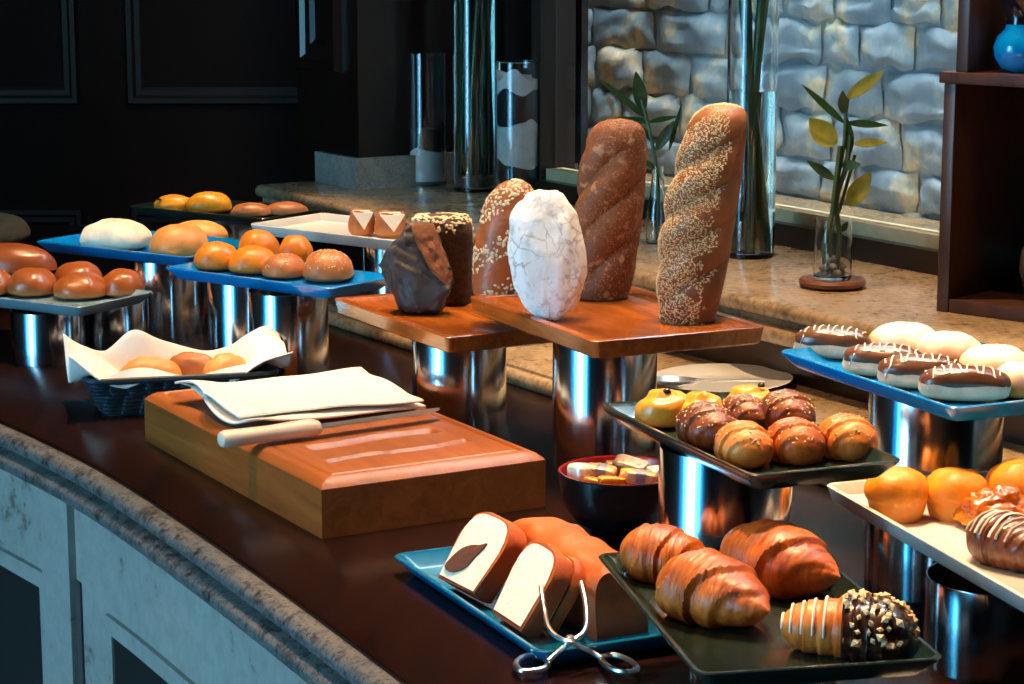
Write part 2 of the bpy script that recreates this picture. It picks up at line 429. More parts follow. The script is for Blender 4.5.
# frame of the front: top rail, stiles, dark recessed openings
fr0 = offs(oc, .014)
cum = [0]
for i in range(1, len(fr0)): cum.append(cum[-1] + (fr0[i] - fr0[i - 1]).length)
def at_s(s):
    for i in range(1, len(cum)):
        if cum[i] >= s: break
    k = (s - cum[i - 1]) / (cum[i] - cum[i - 1]); p = fr0[i - 1].lerp(fr0[i], k); d = (fr0[i] - fr0[i - 1]).normalized()
    return p, d
def s_of(px):          # arc length at which the face meets the vertical sight plane through a column
    best = None
    for k in range(2000):
        s = cum[-1] * k / 2000; p, d = at_s(s); q = 512 + FPX * p.x / DEP(V(p.x, p.y, -.2)); 
        e_ = abs(q - px)
        if best is None or e_ < best[0]: best = (e_, s)
    return best[1]
def face_box(s0, s1, z0, z1, d0, d1, n=6):
    rs = []
    for k in range(n + 1):
        p, d = at_s(s0 + (s1 - s0) * k / n); nn = V(-d.y, d.x, 0)
        rs.append([p + nn * d0 + V(0, 0, z0) + ctr_off, p + nn * d1 + V(0, 0, z0) + ctr_off, p + nn * d1 + V(0, 0, z1) + ctr_off, p + nn * d0 + V(0, 0, z1) + ctr_off])
    return MB().rings(rs)
sA0, sA1, sB0, sC0, sC1 = s_of(-260), s_of(44), s_of(78), s_of(83), s_of(116)
sEnd = cum[-1] - .05
def recess(s0, s1, z0, z1):
    f = obj('panel_frame', MB(), 'plaster', cc) if 0 else None
    w = .022
    m = MB()
    m.merge(face_box(s0 - w, s1 + w, z1, z1 + w, -.006, .004)); m.merge(face_box(s0 - w, s0, z0, z1, -.006, .004, 2)); m.merge(face_box(s1, s1 + w, z0, z1, -.006, .004, 2)); m.merge(face_box(s0 - w, s1 + w, z0 - w, z0, -.006, .004))
    obj('panel_frame', m, 'plaster', cc)
    obj('panel_opening', face_box(s0, s1, z0, z1, -.003, .006), 'black', cc, label='dark recessed panel')
recess(sA0, sA1, -.75, -.195); recess(sC1, sC1 + .55, -.75, -.195)
obj('pilaster', face_box(sA1 + .022, sB0, -.88, -.054, -.010, .004, 2), 'plaster', cc)
obj('joint', face_box(sB0, sC0, -.88, -.158, -.003, .004, 2), plain('shadow joint', srgb(70, 64, 62), .7), cc)

# ------------------------------------------------------------------ steel stands and trays
def stand(x, y, d, h, label, z=0):
    r = d / 2
    m = MB().lathe([(r - .0015, .001), (r - .0005, 0), (r, .0005), (r, h - .001), (r - .0005, h), (r - .0015, h - .0005)], 72)
    n = len(m.v) // 72
    m.f += [((n - 1) * 72 + j, (n - 1) * 72 + (j + 1) % 72, (j + 1) % 72, j) for j in range(72)]
    return tag(obj('steel_stand', m, 'steel', None, (x, y, z)), label, 'stand', 'steel cylinders under the trays')
TR = {}
def tray(key, name, c, w, l, yaw, zr, mat, label, h=.018, **k):
    if mat == 'white': k['flare'] = .005
    o = obj(name, tray_mesh(w, l, h, **k), mat, None, (c[0], c[1], zr - h), radians(yaw))
    tag(o, label, 'tray'); t = k.get('t', .004)
    TR[key] = (zr - h + t, o); return o
tray('cake', 'serving_tray', (.0223, 2.121), .16, .352, 25, .02, 'teal', 'blue rectangular tray on the counter holding the cut marble loaf')
tray('croi', 'serving_tray', (.206, 1.823), .2, .339, 11, .1, 'green', 'dark green tray in front with large croissants and a nut-topped cone')
tray('B', 'serving_tray', (.217, 2.074), .155, .32, 22.4, .19, 'green', 'dark green tray of small seeded croissants and raisin danishes')
tray('R', 'serving_tray', (.466, 2.345), .232, .33, 24.3, .195, 'blue', 'bright blue tray of chocolate eclairs and sugared buns at right')
tray('W', 'serving_tray', (.478, 2.03), .2, .47, 16.5, .1, 'white', 'white tray of golden muffins and glazed pastries at lower right')
tray('T3', 'serving_tray', (-.34, 3.267), .15, .33, 53, .155, 'blue', 'blue tray of orange and sesame buns behind the cutting board')
tray('T2', 'serving_tray', (-.593, 3.676), .2, .33, 57, .14, 'blue', 'blue tray under the white oval bun and tan rolls')
tray('L1', 'serving_tray', (-.713, 3.432), .171, .282, 58.5, .098, 'pale', 'pale blue-grey tray of shiny round brown rolls at far left')
tray('T4', 'serving_tray', (-.52, 4.084), .17, .326, 56, .145, 'green', 'dark green tray of yellow and brown buns farthest back at left')
tray('T5', 'serving_tray', (-.249, 3.644), .18, .326, 52, .17, 'white', 'white tray with two white-topped cakes behind the dark bread')
def board(key, c, w, l, yaw, zt, label):
    o = obj('serving_board', tray_mesh(w, l, .022, .004, .0165, .008, .012), 'traywood', None, (c[0], c[1], zt - .022), radians(yaw))
    tag(o, label, 'board'); TR[key] = (zt - .022 + .0165, o)
board('C', (.122, 2.729), .229, .348, 25.3, .19, 'glossy orange wooden board holding the tall standing loaves')
board('Lb', (-.091, 2.951), .166, .339, 29, .15, 'glossy orange wooden board holding the cut dark bread')
stand(.209, 1.80, .122, .082, 'steel cylinder under the green croissant tray in front')
stand(.203, 2.09, .127, .172, 'steel cylinder right of the black bowl under the dark green tray')
stand(.4505, 2.348, .142, .177, 'steel cylinder under the bright blue eclair tray')
stand(.42, 2.2, .128, .082, 'steel cylinder under the far end of the white muffin tray')
stand(.437, 1.96, .128, .082, 'steel cylinder under the near end of the white muffin tray')
stand(.1137, 2.72, .128, .168, 'tall steel cylinder under the board of standing loaves')
stand(-.07, 2.94, .125, .128, 'steel cylinder under the dark bread board reflecting the napkin')
stand(-.322, 3.21, .115, .137, 'steel cylinder under the orange bun tray, the right one behind the basket')
stand(-.397, 3.335, .115, .137, 'steel cylinder under the orange bun tray, the left one behind the basket')
stand(-.56, 3.62, .12, .122, 'steel cylinder under the tray of the white oval bun')
stand(-.705, 3.38, .11, .08, 'bright-striped steel cylinder at the left end under the brown rolls')
stand(-.622, 3.475, .11, .08, 'steel cylinder under the right corner of the brown roll tray')
stand(-.52, 4.06, .115, .127, 'steel cylinder under the farthest dark green tray')
stand(-.19, 3.70, .115, .122, 'steel cylinder under the white tray behind the dark bread', .03)

# ------------------------------------------------------------------ buns
def fit(x0, y0, x1, y1, z, asp=1.0):
    """size and foot of a bun measured from its outline"""
    r = (x1 - x0) / 2; p = G((x0 + x1) / 2, y1 - .19 * r * asp, z); s = FPX / DEP(p)
    return p, r / s, max(.01, ((y1 - y0) - .17 * r * asp) / s)
C_ = {}
C_['roll'] = crust('glazed brown roll', srgb(172, 90, 36), srgb(218, 158, 104), 0, .016, .3, .35, 22, .1)
C_['oval'] = crust('brown oval loaf', srgb(150, 76, 32), srgb(192, 122, 70), 0, .012, .32, .3, 16, .1)
C_['white'] = crust('pale unbaked bun', srgb(255, 246, 220), srgb(250, 232, 190), 0, .02, .55, 0, 30, .12)
C_['tan'] = crust('tan soft bun', srgb(232, 152, 74), srgb(236, 166, 92), 0, .02, .5, .05, 20, .12)
C_['orange'] = crust('orange bun', srgb(242, 136, 26), srgb(232, 140, 50), 0, .02, .42, .1, 26, .2)
C_['brown'] = crust('dull brown bun', srgb(184, 104, 48), srgb(204, 128, 70), 0, .02, .5, .1, 26, .2)
C_['yellow'] = crust('yellow bun', srgb(255, 164, 24), srgb(248, 150, 36), 0, .02, .4, .15, 26, .15)
C_['muffin'] = crust('golden muffin', srgb(248, 146, 14), srgb(232, 156, 74), .0, .03, .5, .08, 34, .5, 90)
C_['danish'] = crust('danish dough', srgb(240, 164, 54), srgb(238, 170, 70), 0, .02, .3, .4, 26, .25)
C_['croi'] = layered('croissant crust', srgb(140, 50, 8), srgb(226, 120, 38))
C_['croi2'] = layered('pale croissant crust', srgb(204, 92, 22), srgb(240, 156, 70))
C_['croid'] = layered('dark croissant crust', srgb(64, 24, 8), srgb(150, 70, 24))
C_['ecl'] = crust('eclair dough', srgb(250, 208, 172), srgb(244, 192, 148), 0, .01, .5, .05, 24, .2)
C_['sug'] = crust('sugared bun', srgb(255, 244, 220), srgb(224, 134, 50), .012, .03, .6, 0, 30, .15)
M['choc'] = plain('dark chocolate', srgb(58, 30, 20), .25, 0, .4, .15, 60, .1)
M['milk'] = plain('milk chocolate glaze', srgb(92, 54, 34), .28, 0, .4, .2, 60, .1)
M['icing'] = plain('white icing', srgb(244, 232, 212), .5, var=.03)
M['sesame'] = plain('sesame', srgb(236, 204, 148), .5, var=.15, nscale=300)
M['raisin'] = plain('raisin', srgb(36, 20, 16), .35)
M['nuts'] = plain('chopped nuts', srgb(240, 208, 156), .55, var=.15, nscale=200)

def bun(name, box, z, mat, label, cat='bun', asp=1.0, yaw=0, group=None, p=2.2, flat=.3, amp=.05, seed=None, sesame=0, H=None, fn=None):
    q, rx, h = fit(*box, z, asp)
    if H: h = H
    seed = seed if seed is not None else int(box[0] * 3 + box[1])
    m = blob(rx, rx * asp, h, seed, flat=flat, amp=amp, p=p, fn=fn)
    if sesame:
        r = thing(name, label, cat, q, radians(yaw), group); obj('crust', m, C_[mat], r)
        obj('sesame_seeds', seeds_on(m, sesame, .0017, seed, lambda c, n: c.z > h * .45), 'sesame', r, kind='stuff')
        return r
    return tag(obj(name, m, C_[mat], None, q, radians(yaw)), label, cat, group)
z = TR['L1'][0]; g = 'brown rolls on the far left tray'
bun('bread_roll', (-28, 268, 14, 299), z, 'roll', 'round brown roll at the left end of its tray, under the oval loaf', 'bread roll', group=g)
bun('bread_roll', (8, 268, 58, 300), z, 'roll', 'shiny round brown roll with pale foot, front left of its tray', 'bread roll', group=g)
bun('bread_roll', (54, 262, 103, 293), z, 'roll', 'round brown roll behind the middle of the far left tray', 'bread roll', group=g)
bun('bread_roll', (54, 273, 108, 303), z, 'roll', 'round brown roll at the front centre of the far left tray', 'bread roll', group=g)
bun('bread_roll', (101, 269, 145, 300), z, 'roll', 'round brown roll at the right corner of the far left tray', 'bread roll', group=g)
q = G(12, 281, z)
bun('oval_loaf', (-44, 241, 58, 279), z + .016, 'oval', 'long brown oval loaf behind the round rolls at far left', 'bread', asp=.5, yaw=-8, H=.05)
z = TR['T2'][0]
bun('oval_bun', (81, 219, 152, 255), z, 'white', 'cream-white smooth oval bun on the blue tray at left', 'bun', asp=.7, amp=.07, flat=.45)
bun('soft_roll', (150, 224, 210, 261), z, 'tan', 'tan soft roll right of the white oval bun', 'bread roll', asp=.9, yaw=30)
bun('soft_roll', (168, 221, 228, 246), z, 'tan', 'tan soft roll partly hidden behind another tan roll', 'bread roll', asp=.8)
z = TR['T3'][0]; g = 'buns on the middle blue tray'
bun('bread_bun', (194, 242, 240, 274), z, 'orange', 'orange bun at the left end of the middle blue tray', group=g)
bun('bread_bun', (238, 238, 280, 264), z, 'orange', 'bright orange bun in the back row, nearer the left', group=g, H=.048)
bun('bread_bun', (278, 242, 314, 268), z, 'orange', 'bright orange bun in the back row, behind the sesame buns', group=g, H=.046)
bun('bread_bun', (229, 246, 278, 278), z, 'orange', 'smooth orange bun in the front row, second from left', group=g)
bun('bread_bun', (262, 254, 307, 282), z, 'brown', 'brown bun with a patch of sesame in the front row', group=g, sesame=60)
bun('bread_bun', (303, 250, 354, 286), z, 'brown', 'large brown sesame bun at the right end of the middle blue tray', group=g, sesame=160)
z = TR['T4'][0]
b = bun('yellow_bun', (154, 195, 194, 214), z, 'yellow', 'yellow bun with one raisin at the left of the farthest tray', asp=.8)
m = MB().merge(blob(.004, .004, .004, 3, 10, 8)); obj('raisin', m, 'raisin', b, (-.024, -.018, .022))
bun('yellow_bun', (186, 192, 232, 216), z, 'yellow', 'taller yellow bun second on the farthest dark green tray', asp=.8)
bun('brown_bun', (231, 203, 272, 219), z, 'brown', 'flat brown bun third on the farthest dark green tray', asp=.7)
bun('brown_bun', (264, 202, 308, 218), z, 'brown', 'flat brown bun at the right end of the farthest tray', asp=.7)
# white-topped little cakes
z = TR['T5'][0]
for bx, lb, sd in (((348, 214, 376, 238), 'small brown cake with white wedge top, left of the pair on the white tray', 1), ((374, 216, 408, 240), 'small brown cake with white wedge top, right of the pair beside dark bread', 2)):
    q, rx, h = fit(*bx, z); r = thing('wedge_cake', lb, 'cake', q, radians(10), 'white-topped cakes')
    m = MB().rings([[V(rx * f * cos(a * pi / 8), rx * f * sin(a * pi / 8), zz * h * (1 + (.22 * abs(cos(a * pi / 8 * 1.5)) if zz > .9 else 0))) for a in range(16)] for f, zz in ((.7, 0), (.95, .2), (1, .5), (.92, .8), (.8, 1), (.62, .96))])
    obj('cake_body', m, C_['brown'], r)
    obj('cream_wedge', MB().add([V(-rx * .74, -rx * .90, h * 1.12), V(rx * .74, -rx * .90, h * 1.12), V(rx * .05, -rx * 1.07, h * .34), V(-rx * .6, rx * .5, h * 1.14), V(rx * .6, rx * .5, h * 1.14)], [(0, 2, 1), (0, 1, 4, 3), (0, 3, 2), (1, 2, 4), (2, 3, 4)]), 'icing', r, smooth=False)

# ------------------------------------------------------------------ croissants
def croissant_mesh(Ln, R, seed=0, bend=.5, ridges=2.2, taper=(.35, .12), hs=.85, n=110, m=40, peak=.5, step=.13, slant=.6):
    rs = []
    for i in range(n + 1):
        t_ = i / n; x = (t_ - .5) * Ln
        if t_ < peak: k = t_ / peak; w = taper[0] + (1 - taper[0]) * sin(k * pi / 2) ** 1.1
        else: k = (1 - t_) / (1 - peak); w = taper[1] + (1 - taper[1]) * sin(k * pi / 2) ** 1.1
        e_ = min(t_, 1 - t_) * Ln / (R * .6)
        if e_ < 1: w *= max(.03, sqrt(max(0.0, 1 - (1 - e_) ** 2)))
        yb = bend * Ln * (4 * (t_ - .5) ** 2) * .25
        ring = []
        for j in range(m):
            a = 2 * pi * j / m
            ph = abs(t_ - peak) * ridges * 2 + .5 + slant * sin(a + .5) * (1 if t_ < peak else -1) * min(1, abs(t_ - peak) * 6) + .10 * nz((t_ * 4, cos(a), sin(a)), 1, seed)
            saw = ph - math.floor(ph)
            st_ = saw if saw < .9 else .9 * (1 - (saw - .9) / .1)
            fine = ph * 4.3 + .3 * nz((cos(a), sin(a), t_ * 3), 2, seed + 3); fs = fine - math.floor(fine)
            rr = R * w * (1 + step * (st_ - .5) + .022 * (fs - .5) + .05 * nz((cos(a), sin(a), t_ * 5), 1.5, seed) + .02 * nz((cos(a), sin(a), t_ * 9), 4, seed))
            ring.append(V(x, cos(a) * rr + yb, sin(a) * rr * hs))
        rs.append(ring)
    mb = MB().rings(rs)
    lo = -R * hs * .72
    for v in mb.v:
        if v.z < lo: v.z = lo + (v.z - lo) * .1
    mn = min(v.z for v in mb.v)
    for v in mb.v: v.z -= mn
    return mb
def croissant(p, Ln, R, yaw, mat, label, group, sesame=0, seed=0, **k):
    m = croissant_mesh(Ln, R, seed, **k); H = max(v.z for v in m.v)
    if sesame:
        r = thing('croissant', label, 'croissant', p, radians(yaw), group); obj('crust', m, C_[mat], r)
        obj('sesame_seeds', seeds_on(m, sesame, .0016, seed, lambda c, n: c.z > H * .55), 'sesame', r, kind='stuff'); return r
    return tag(obj('croissant', m, C_[mat], None, p, radians(yaw)), label, 'croissant', group)
z = TR['croi'][0]; g = 'croissants on the front tray'
croissant(G(664, 578, z), .085, .032, -20, 'croi', 'small pale croissant at the back left of the front green tray', g, seed=1, bend=.3, peak=.42, taper=(.6, .35))
croissant(G(721, 622, z), .118, .038, -48, 'croi', 'glossy croissant in front, lying at the left of the front green tray', g, seed=2, bend=-.25, peak=.36, taper=(.62, .2), ridges=1.8, step=.17)
croissant(G(776, 590, z), .135, .040, -50, 'croi', 'largest flaky croissant behind and right of the glossy one', g, seed=3, bend=.2, peak=.52, taper=(.42, .16), ridges=2.2, step=.18)
# chocolate dipped cone with nuts
q = G(846, 652, z); r = thing('nut_cone', 'pastry cone dipped in chocolate and chopped nuts, front green tray', 'pastry', q, radians(-12))
m = croissant_mesh(.106, .030, 9, bend=0, ridges=4, peak=.62, taper=(.62, .7), n=72, m=32, step=.1, slant=.1); obj('pastry_shell', m, C_['croi2'], r)
H = max(v.z for v in m.v)
m2 = MB().rings([[V(v.x, v.y * 1.05, H / 2 + (v.z - H / 2) * 1.05) if k_ else V(v.x, v.y, v.z) for v in m.v[i * 32:(i + 1) * 32]] for k_, i in [(0, 34)] + [(1, i) for i in range(35, 73)]])
for v in m2.v: v.z = max(v.z, 0)
obj('chocolate_dip', m2, 'choc', r)
obj('chopped_nuts', seeds_on(m2, 85, .0042, 5, lambda c, n: c.z > .018 and c.x > -.01, (1, .8, .6), 0), 'nuts', r, kind='stuff', smooth=False)
m3 = MB()
for k in range(5): 
    x = -.05 + k * .0085
    i = int((x / .106 + .5) * 72); m3.tube([m.v[i * 32 + j] * 1.015 for j in range(0, 17)], .0012, 6)
obj('icing_lines', m3, 'icing', r)
z = TR['B'][0]; g = 'small croissants on the dark green tray'
ys = 112
croissant(G(707, 446, z), .078, .0275, -63, 'croid', 'dark brown seeded croissant at the front left of its row', g, 110, 11, bend=.1, peak=.5, taper=(.5, .4))
croissant(G(744, 428, z), .066, .022, -63, 'croid', 'dark brown seeded croissant in the middle of the dark row', g, 90, 12, bend=.1, taper=(.5, .4))
croissant(G(786, 431, z), .068, .0265, -63, 'croid', 'dark brown seeded croissant at the right of the dark row', g, 110, 13, bend=.1, taper=(.5, .4))
croissant(G(743, 464, z), .060, .0258, -68, 'croi2', 'pale-fronted small croissant, left of the three front ones', g, 60, 14, bend=.1, taper=(.55, .6))
croissant(G(794, 461, z), .062, .0265, -68, 'croi', 'orange small croissant, middle of the three front ones', g, 60, 15, bend=.1, taper=(.55, .6))
croissant(G(846, 457, z), .062, .0265, -68, 'croi2', 'small seeded croissant at the right front corner of its tray', g, 60, 16, bend=.1, taper=(.55, .6))
def danish(box, label, yaw=0, rs=((-.005, -.01),)):
    q, rx, h = fit(*box, z); r = thing('raisin_danish', label, 'pastry', q, radians(yaw), 'raisin danishes')
    def fn(q_):
        rad = sqrt(q_.x ** 2 + q_.y ** 2); a = atan2(q_.y, q_.x)
        return 1 + .07 * sin(a + 11 * rad) * min(1, rad * 2)
    obj('dough', blob(rx, rx * .95, h, 7, 48, 30, .35, .05, 2.3, fn=fn), C_['danish'], r)
    for dx, dy in rs: obj('raisin', blob(.0042, .0035, .005, 2, 12, 8), 'raisin', r, (dx, dy, h * .96))
danish((637, 390, 692, 431), 'raisin danish at the left corner of the dark green tray', 10, ((.0, -.008),))
danish((676, 392, 724, 432), 'danish partly hidden behind the dark seeded croissants', 40, ())
danish((722, 386, 774, 420), 'raisin danish at the back of the dark green tray', 70, ((.004, -.012),))

# ------------------------------------------------------------------ eclairs and sugared buns
z = TR['R'][0]
def eclair(p, Ln, w, h, yaw, label, seed):
    r = thing('eclair', label, 'eclair', p, radians(yaw), 'chocolate eclairs on the bright blue tray')
    m = blob(Ln / 2, w / 2, h, seed, 48, 24, .5, .05, 2.6); obj('choux', m, C_['ecl'], r)
    rs = []
    top = MB()
    gm = 22; keep = [m.v[i * 48:(i + 1) * 48] for i in range(14, 25)]
    rng = []
    for ri, ring in enumerate(keep):
        rng.append([V(v.x * 1.02, v.y * 1.03, v.z + .0016 - (.003 * (1 + nz(v, 60, seed)) if ri == 0 else 0)) for v in ring])
    rng = [[V(v.x * .98, v.y * .97, v.z - .0014) for v in rng[0]]] + rng
    obj('chocolate_glaze', top.rings(rng, True, False, True), 'milk', r)
    dz = MB(); N = 9
    pts = []
    for k in range(N + 1):
        x = (-.42 + .8 * k / N) * Ln; s_ = 1 if k % 2 else -1
        for tt in (-.8, -.4, 0, .4, .8):
            y = s_ * tt * w / 2 * .92; f = max(0, 1 - abs(2 * x / Ln) ** 2.6 - abs(2 * y / w) ** 2.6) ** (1 / 2.6)
            pts.append(V(x + .002 * tt, y, (f + .5) / 1.5 * h + .0022))
    obj('icing_drizzle', dz.tube(pts, .0009, 6), 'icing', r)
    return r
sc = FPX / 2.42
eclair(G(833, 358, z), .088, .042, .034, -18, 'eclair with chocolate top alone at the back left corner', 1)
eclair(G(884, 376, z), .088, .040, .033, -14, 'drizzled eclair second from the left along the tray edge', 2)
eclair(G(921, 388, z), .09, .040, .034, -12, 'drizzled eclair third from the left along the tray edge', 3)
eclair(G(964, 400, z), .092, .040, .034, -8, 'drizzled eclair nearest the front corner of the blue tray', 4)
g = 'sugared buns'
bun('sugared_bun', (867, 323, 940, 363), z, 'sug', 'white sugared bun, farthest left of the row behind the eclairs', asp=.9, group=g, p=2.5)
bun('sugared_bun', (914, 332, 982, 370), z, 'sug', 'white sugared bun, second in the row behind the eclairs', asp=.9, group=g, p=2.5)
bun('sugared_bun', (958, 346, 1032, 386), z, 'sug', 'white sugared bun, third in the row behind the eclairs', asp=.9, group=g, p=2.5)
bun('sugared_bun', (990, 362, 1052, 401), z, 'sug', 'white sugared bun at the right border in front of another', asp=.8, group=g, p=2.5)

# ------------------------------------------------------------------ muffins
z = TR['W'][0]
def muffin(box, label, seed):
    q, rx, h = fit(*box, z)
    n, m = 48, 30; rs = []
    prof_ = [(.72, 0), (.78, .02), (.86, .2), (.93, .36), (1.0, .44), (1.02, .54), (.97, .68), (.84, .82), (.62, .93), (.34, .99), (.02, 1.0)]
    pp = smooth_path([V(a, b, 0) for a, b in prof_], 4)
    for p in pp:
        rs.append([V(rx * p.x * cos(2 * pi * j / n) * (1 + .05 * nz((cos(2 * pi * j / n), sin(2 * pi * j / n), p.y * 2), 1.6, seed)), rx * p.x * sin(2 * pi * j / n) * (1 + .05 * nz((cos(2 * pi * j / n), sin(2 * pi * j / n), p.y * 2), 1.6, seed)),
                      h * p.y * (1 + (.06 * nz((p.x * cos(2 * pi * j / n), p.x * sin(2 * pi * j / n), 0), 2, seed) if p.y > .5 else 0))) for j in range(n)])
    return tag(obj('muffin', MB().rings(rs), C_['muffin'], None, q), label, 'muffin', 'golden muffins')
muffin((864, 467, 928, 524), 'golden muffin with pale side at the left end of the white tray', 1)
muffin((923, 468, 987, 523), 'golden muffin in the middle, between two other muffins', 2)
muffin((984, 461, 1046, 520), 'golden muffin at the right border behind the glazed pastry', 3)
q, rx, h = fit(958, 488, 1034, 534, z)
r = thing('glazed_pastry', 'sticky orange glazed pastry between the muffins and striped croissant', 'pastry', q, 0)
mg = blob(rx, rx * .9, h, 21, 80, 50, .3, .2, 2.1, 2.6)
obj('dough', mg, crust('syrupy pastry', srgb(206, 100, 16), srgb(226, 140, 44), 0, .02, .12, .9, 40, .5, 90), r)
q = G(1011, 565, z); r = thing('striped_croissant', 'chocolate croissant with white icing stripes at the right border', 'croissant', q, radians(-58))
m = croissant_mesh(.095, .031, 31, bend=0, ridges=4, peak=.4, taper=(.6, .5), n=72, m=32, step=.1); obj('crust', m, plain('chocolate dough', srgb(104, 52, 26), .35, 0, .3, .2), r)
m3 = MB()
for k in range(7):
    i = int(6 + k * 6.5); m3.tube([m.v[min(i + int(jj * .25), 70) * 32 + jj] * 1.012 for jj in range(1, 15)], .0017, 6, flat=.6)
obj('icing_stripes', m3, 'icing', r)
m = blob(.014, .016, .04, 4, 32, 20, .8, .06, 3); obj('chocolate_filling', m, 'choc', r, (.036, .0, .004))

# ------------------------------------------------------------------ standing loaves
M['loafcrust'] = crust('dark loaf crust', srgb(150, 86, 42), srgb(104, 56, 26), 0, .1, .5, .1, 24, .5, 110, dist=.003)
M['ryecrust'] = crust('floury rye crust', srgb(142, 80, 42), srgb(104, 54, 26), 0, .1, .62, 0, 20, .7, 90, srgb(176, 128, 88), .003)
M['oats'] = plain('rolled oats', srgb(232, 208, 168), .65, var=.15, nscale=200)
def loaf_mesh(H, prof_, lean, seed, nslash=5, depth=.16, slope=.7, phase=0, ydep=.9, n=110, m=56, face=-2.2, wid=1.3, lo=0.0, hi=1.0):
    pp = [V(a, b, 0) for a, b in prof_]; pp = smooth_path(pp, 14)
    def rad(t_):
        for i in range(1, len(pp)):
            if pp[i].x >= t_:
                k = (t_ - pp[i - 1].x) / max(1e-6, pp[i].x - pp[i - 1].x); return pp[i - 1].y + (pp[i].y - pp[i - 1].y) * k
        return pp[-1].y
    rs = []
    for i in range(n + 1):
        t_ = i / n; zz = t_ * H; r0 = rad(t_); ring = []
        for j in range(m):
            a = 2 * pi * j / m
            d = 1 + .035 * nz((cos(a), sin(a), t_ * 5), 1.4, seed) + .018 * nz((cos(a), sin(a), t_ * 5), 6, seed)
            ph = t_ * nslash + slope * (a - face if abs(a - face) < pi else (a - face - 2 * pi)) / 2 + phase
            da = (a - face + pi) % (2 * pi) - pi
            ph = t_ * nslash - slope * da / 2 + phase
            fr = ph - math.floor(ph)
            msk = max(0, cos(da / wid)) if abs(da / wid) < pi / 2 else 0
            bul = abs(sin(pi * fr)) ** .6
            if lo - .08 < t_ < hi + .08: d -= min(1, max(0, (t_ - lo + .08) / .08)) * min(1, max(0, (hi + .08 - t_) / .08)) * depth * msk ** .7 * (1 - bul)
            ring.append(V(r0 * d * cos(a) + lean[0] * t_ + lean[2] * t_ * t_, r0 * d * sin(a) * ydep + lean[1] * t_, zz + .0 * d))
        rs.append(ring)
    return MB().rings(rs)
zc = TR['C'][0]
# sesame baguette
p = G(687, 321, zc); s = FPX / DEP(p); H = 214 / s / .985
r = thing('sesame_baguette', 'tall sesame-covered baguette standing at the right end of the board', 'bread', p, 0, None)
m = loaf_mesh(H, [(0, .030), (.02, .034), (.15, .040), (.35, .0435), (.6, .043), (.8, .039), (.92, .034), (.97, .026), (.992, .015), (1, .001)], (.012, .0, .028), 3, 5.0, .22, .8, .25, lo=.1, hi=.82)
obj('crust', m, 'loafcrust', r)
obj('sesame_seeds', seeds_on(m, 6500, .00115, 3, lambda c, n_: n_.y < .35 and (n_.x - .35 * n_.y) < .62 + .15 * nz(c, 40, 2) and nz(c, 45, 1) > -.45), 'sesame', r, kind='stuff')
# dark loaf behind
p = G(600, 298, zc); s = FPX / DEP(p); H = 176 / s / .985
r = thing('rye_loaf', 'tall brown rye loaf standing behind the floured loaf', 'bread', p, 0)
m = loaf_mesh(H, [(0, .030), (.02, .036), (.2, .042), (.5, .0445), (.75, .0425), (.9, .037), (.96, .030), (.99, .018), (1, .001)], (.014, .0, .008), 8, 3.4, .3, 1.0, .55, lo=.1, hi=.8)
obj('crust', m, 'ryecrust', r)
obj('bran_flakes', seeds_on(m, 1500, .0015, 8, lambda c, n_: n_.y < .3 and (c.x > -.01 or nz(c, 30, 4) > .15)), plain('bran', srgb(176, 112, 58), .6, var=.3, nscale=200), r, kind='stuff')
# oat striped loaf
p = G(499, 294, zc); s = FPX / DEP(p); H = 113 / s / .985
r = thing('oat_loaf', 'rounded loaf with oat stripes behind the floured loaf, left board end', 'bread', p, 0)
m = loaf_mesh(H, [(0, .030), (.03, .035), (.3, .0375), (.6, .0365), (.82, .031), (.93, .023), (.985, .012), (1, .001)], (.012, 0, .008), 12, 2.6, .03, .8, 0)
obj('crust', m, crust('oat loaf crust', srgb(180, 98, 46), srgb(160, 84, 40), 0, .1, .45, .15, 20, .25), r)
obj('rolled_oats', seeds_on(m, 620, .0026, 12, lambda c, n_: ((c.z / H * 2.5 - c.x * 10 + .18 + .1 * nz(c, 40, 1)) % 1.0) < .5 and n_.y < .5, (1, .8, .4)), 'oats', r, kind='stuff')
# floured round loaf on edge
p = G(547, 320, zc); s = FPX / DEP(p)
t = NT('flour-dusted crust'); t.set(Roughness=.8)
vo = t.n('ShaderNodeTexVoronoi', feature='DISTANCE_TO_EDGE'); vo.inputs['Scale'].default_value = 42
wv = t.n('ShaderNodeVectorMath', operation='ADD'); nn = t.n('ShaderNodeTexNoise'); nn.inputs['Scale'].default_value = 30; nn.inputs['Detail'].default_value = 4
t.l(t.co, nn.inputs['Vector']); sc_ = t.n('ShaderNodeVectorMath', operation='SCALE'); sc_.inputs['Scale'].default_value = .045; t.l(nn.outputs['Color'], sc_.inputs[0]); t.l(t.co, wv.inputs[0]); t.l(sc_.outputs[0], wv.inputs[1]); t.l(wv.outputs[0], vo.inputs['Vector'])
ck = t.ramp(vo.outputs['Distance'], [(.0, (.75, .75, .75, 1)), (.06, (0, 0, 0, 1))])
mk = t.mix(1.0, ck, t.ramp(t.noise(22, 3), [(.42, (0, 0, 0, 1)), (.6, (1, 1, 1, 1))]), 'MULTIPLY')
fl = t.ramp(t.noise(50, 6, .7), [(.3, srgb(176, 170, 160)), (.46, srgb(246, 246, 244))])
t.color(t.mix(mk, fl, srgb(150, 134, 118))); t.bump(t.noise(60, 6, .65), .5, .004)
def flo(q): return 1
m = blob(.0465, .0785, .05, 40, 90, 60, 1.0, .07, 2.2, 2.6)
rot = Matrix.Rotation(radians(-5), 4, 'Y') @ Matrix.Rotation(radians(80), 4, 'X')
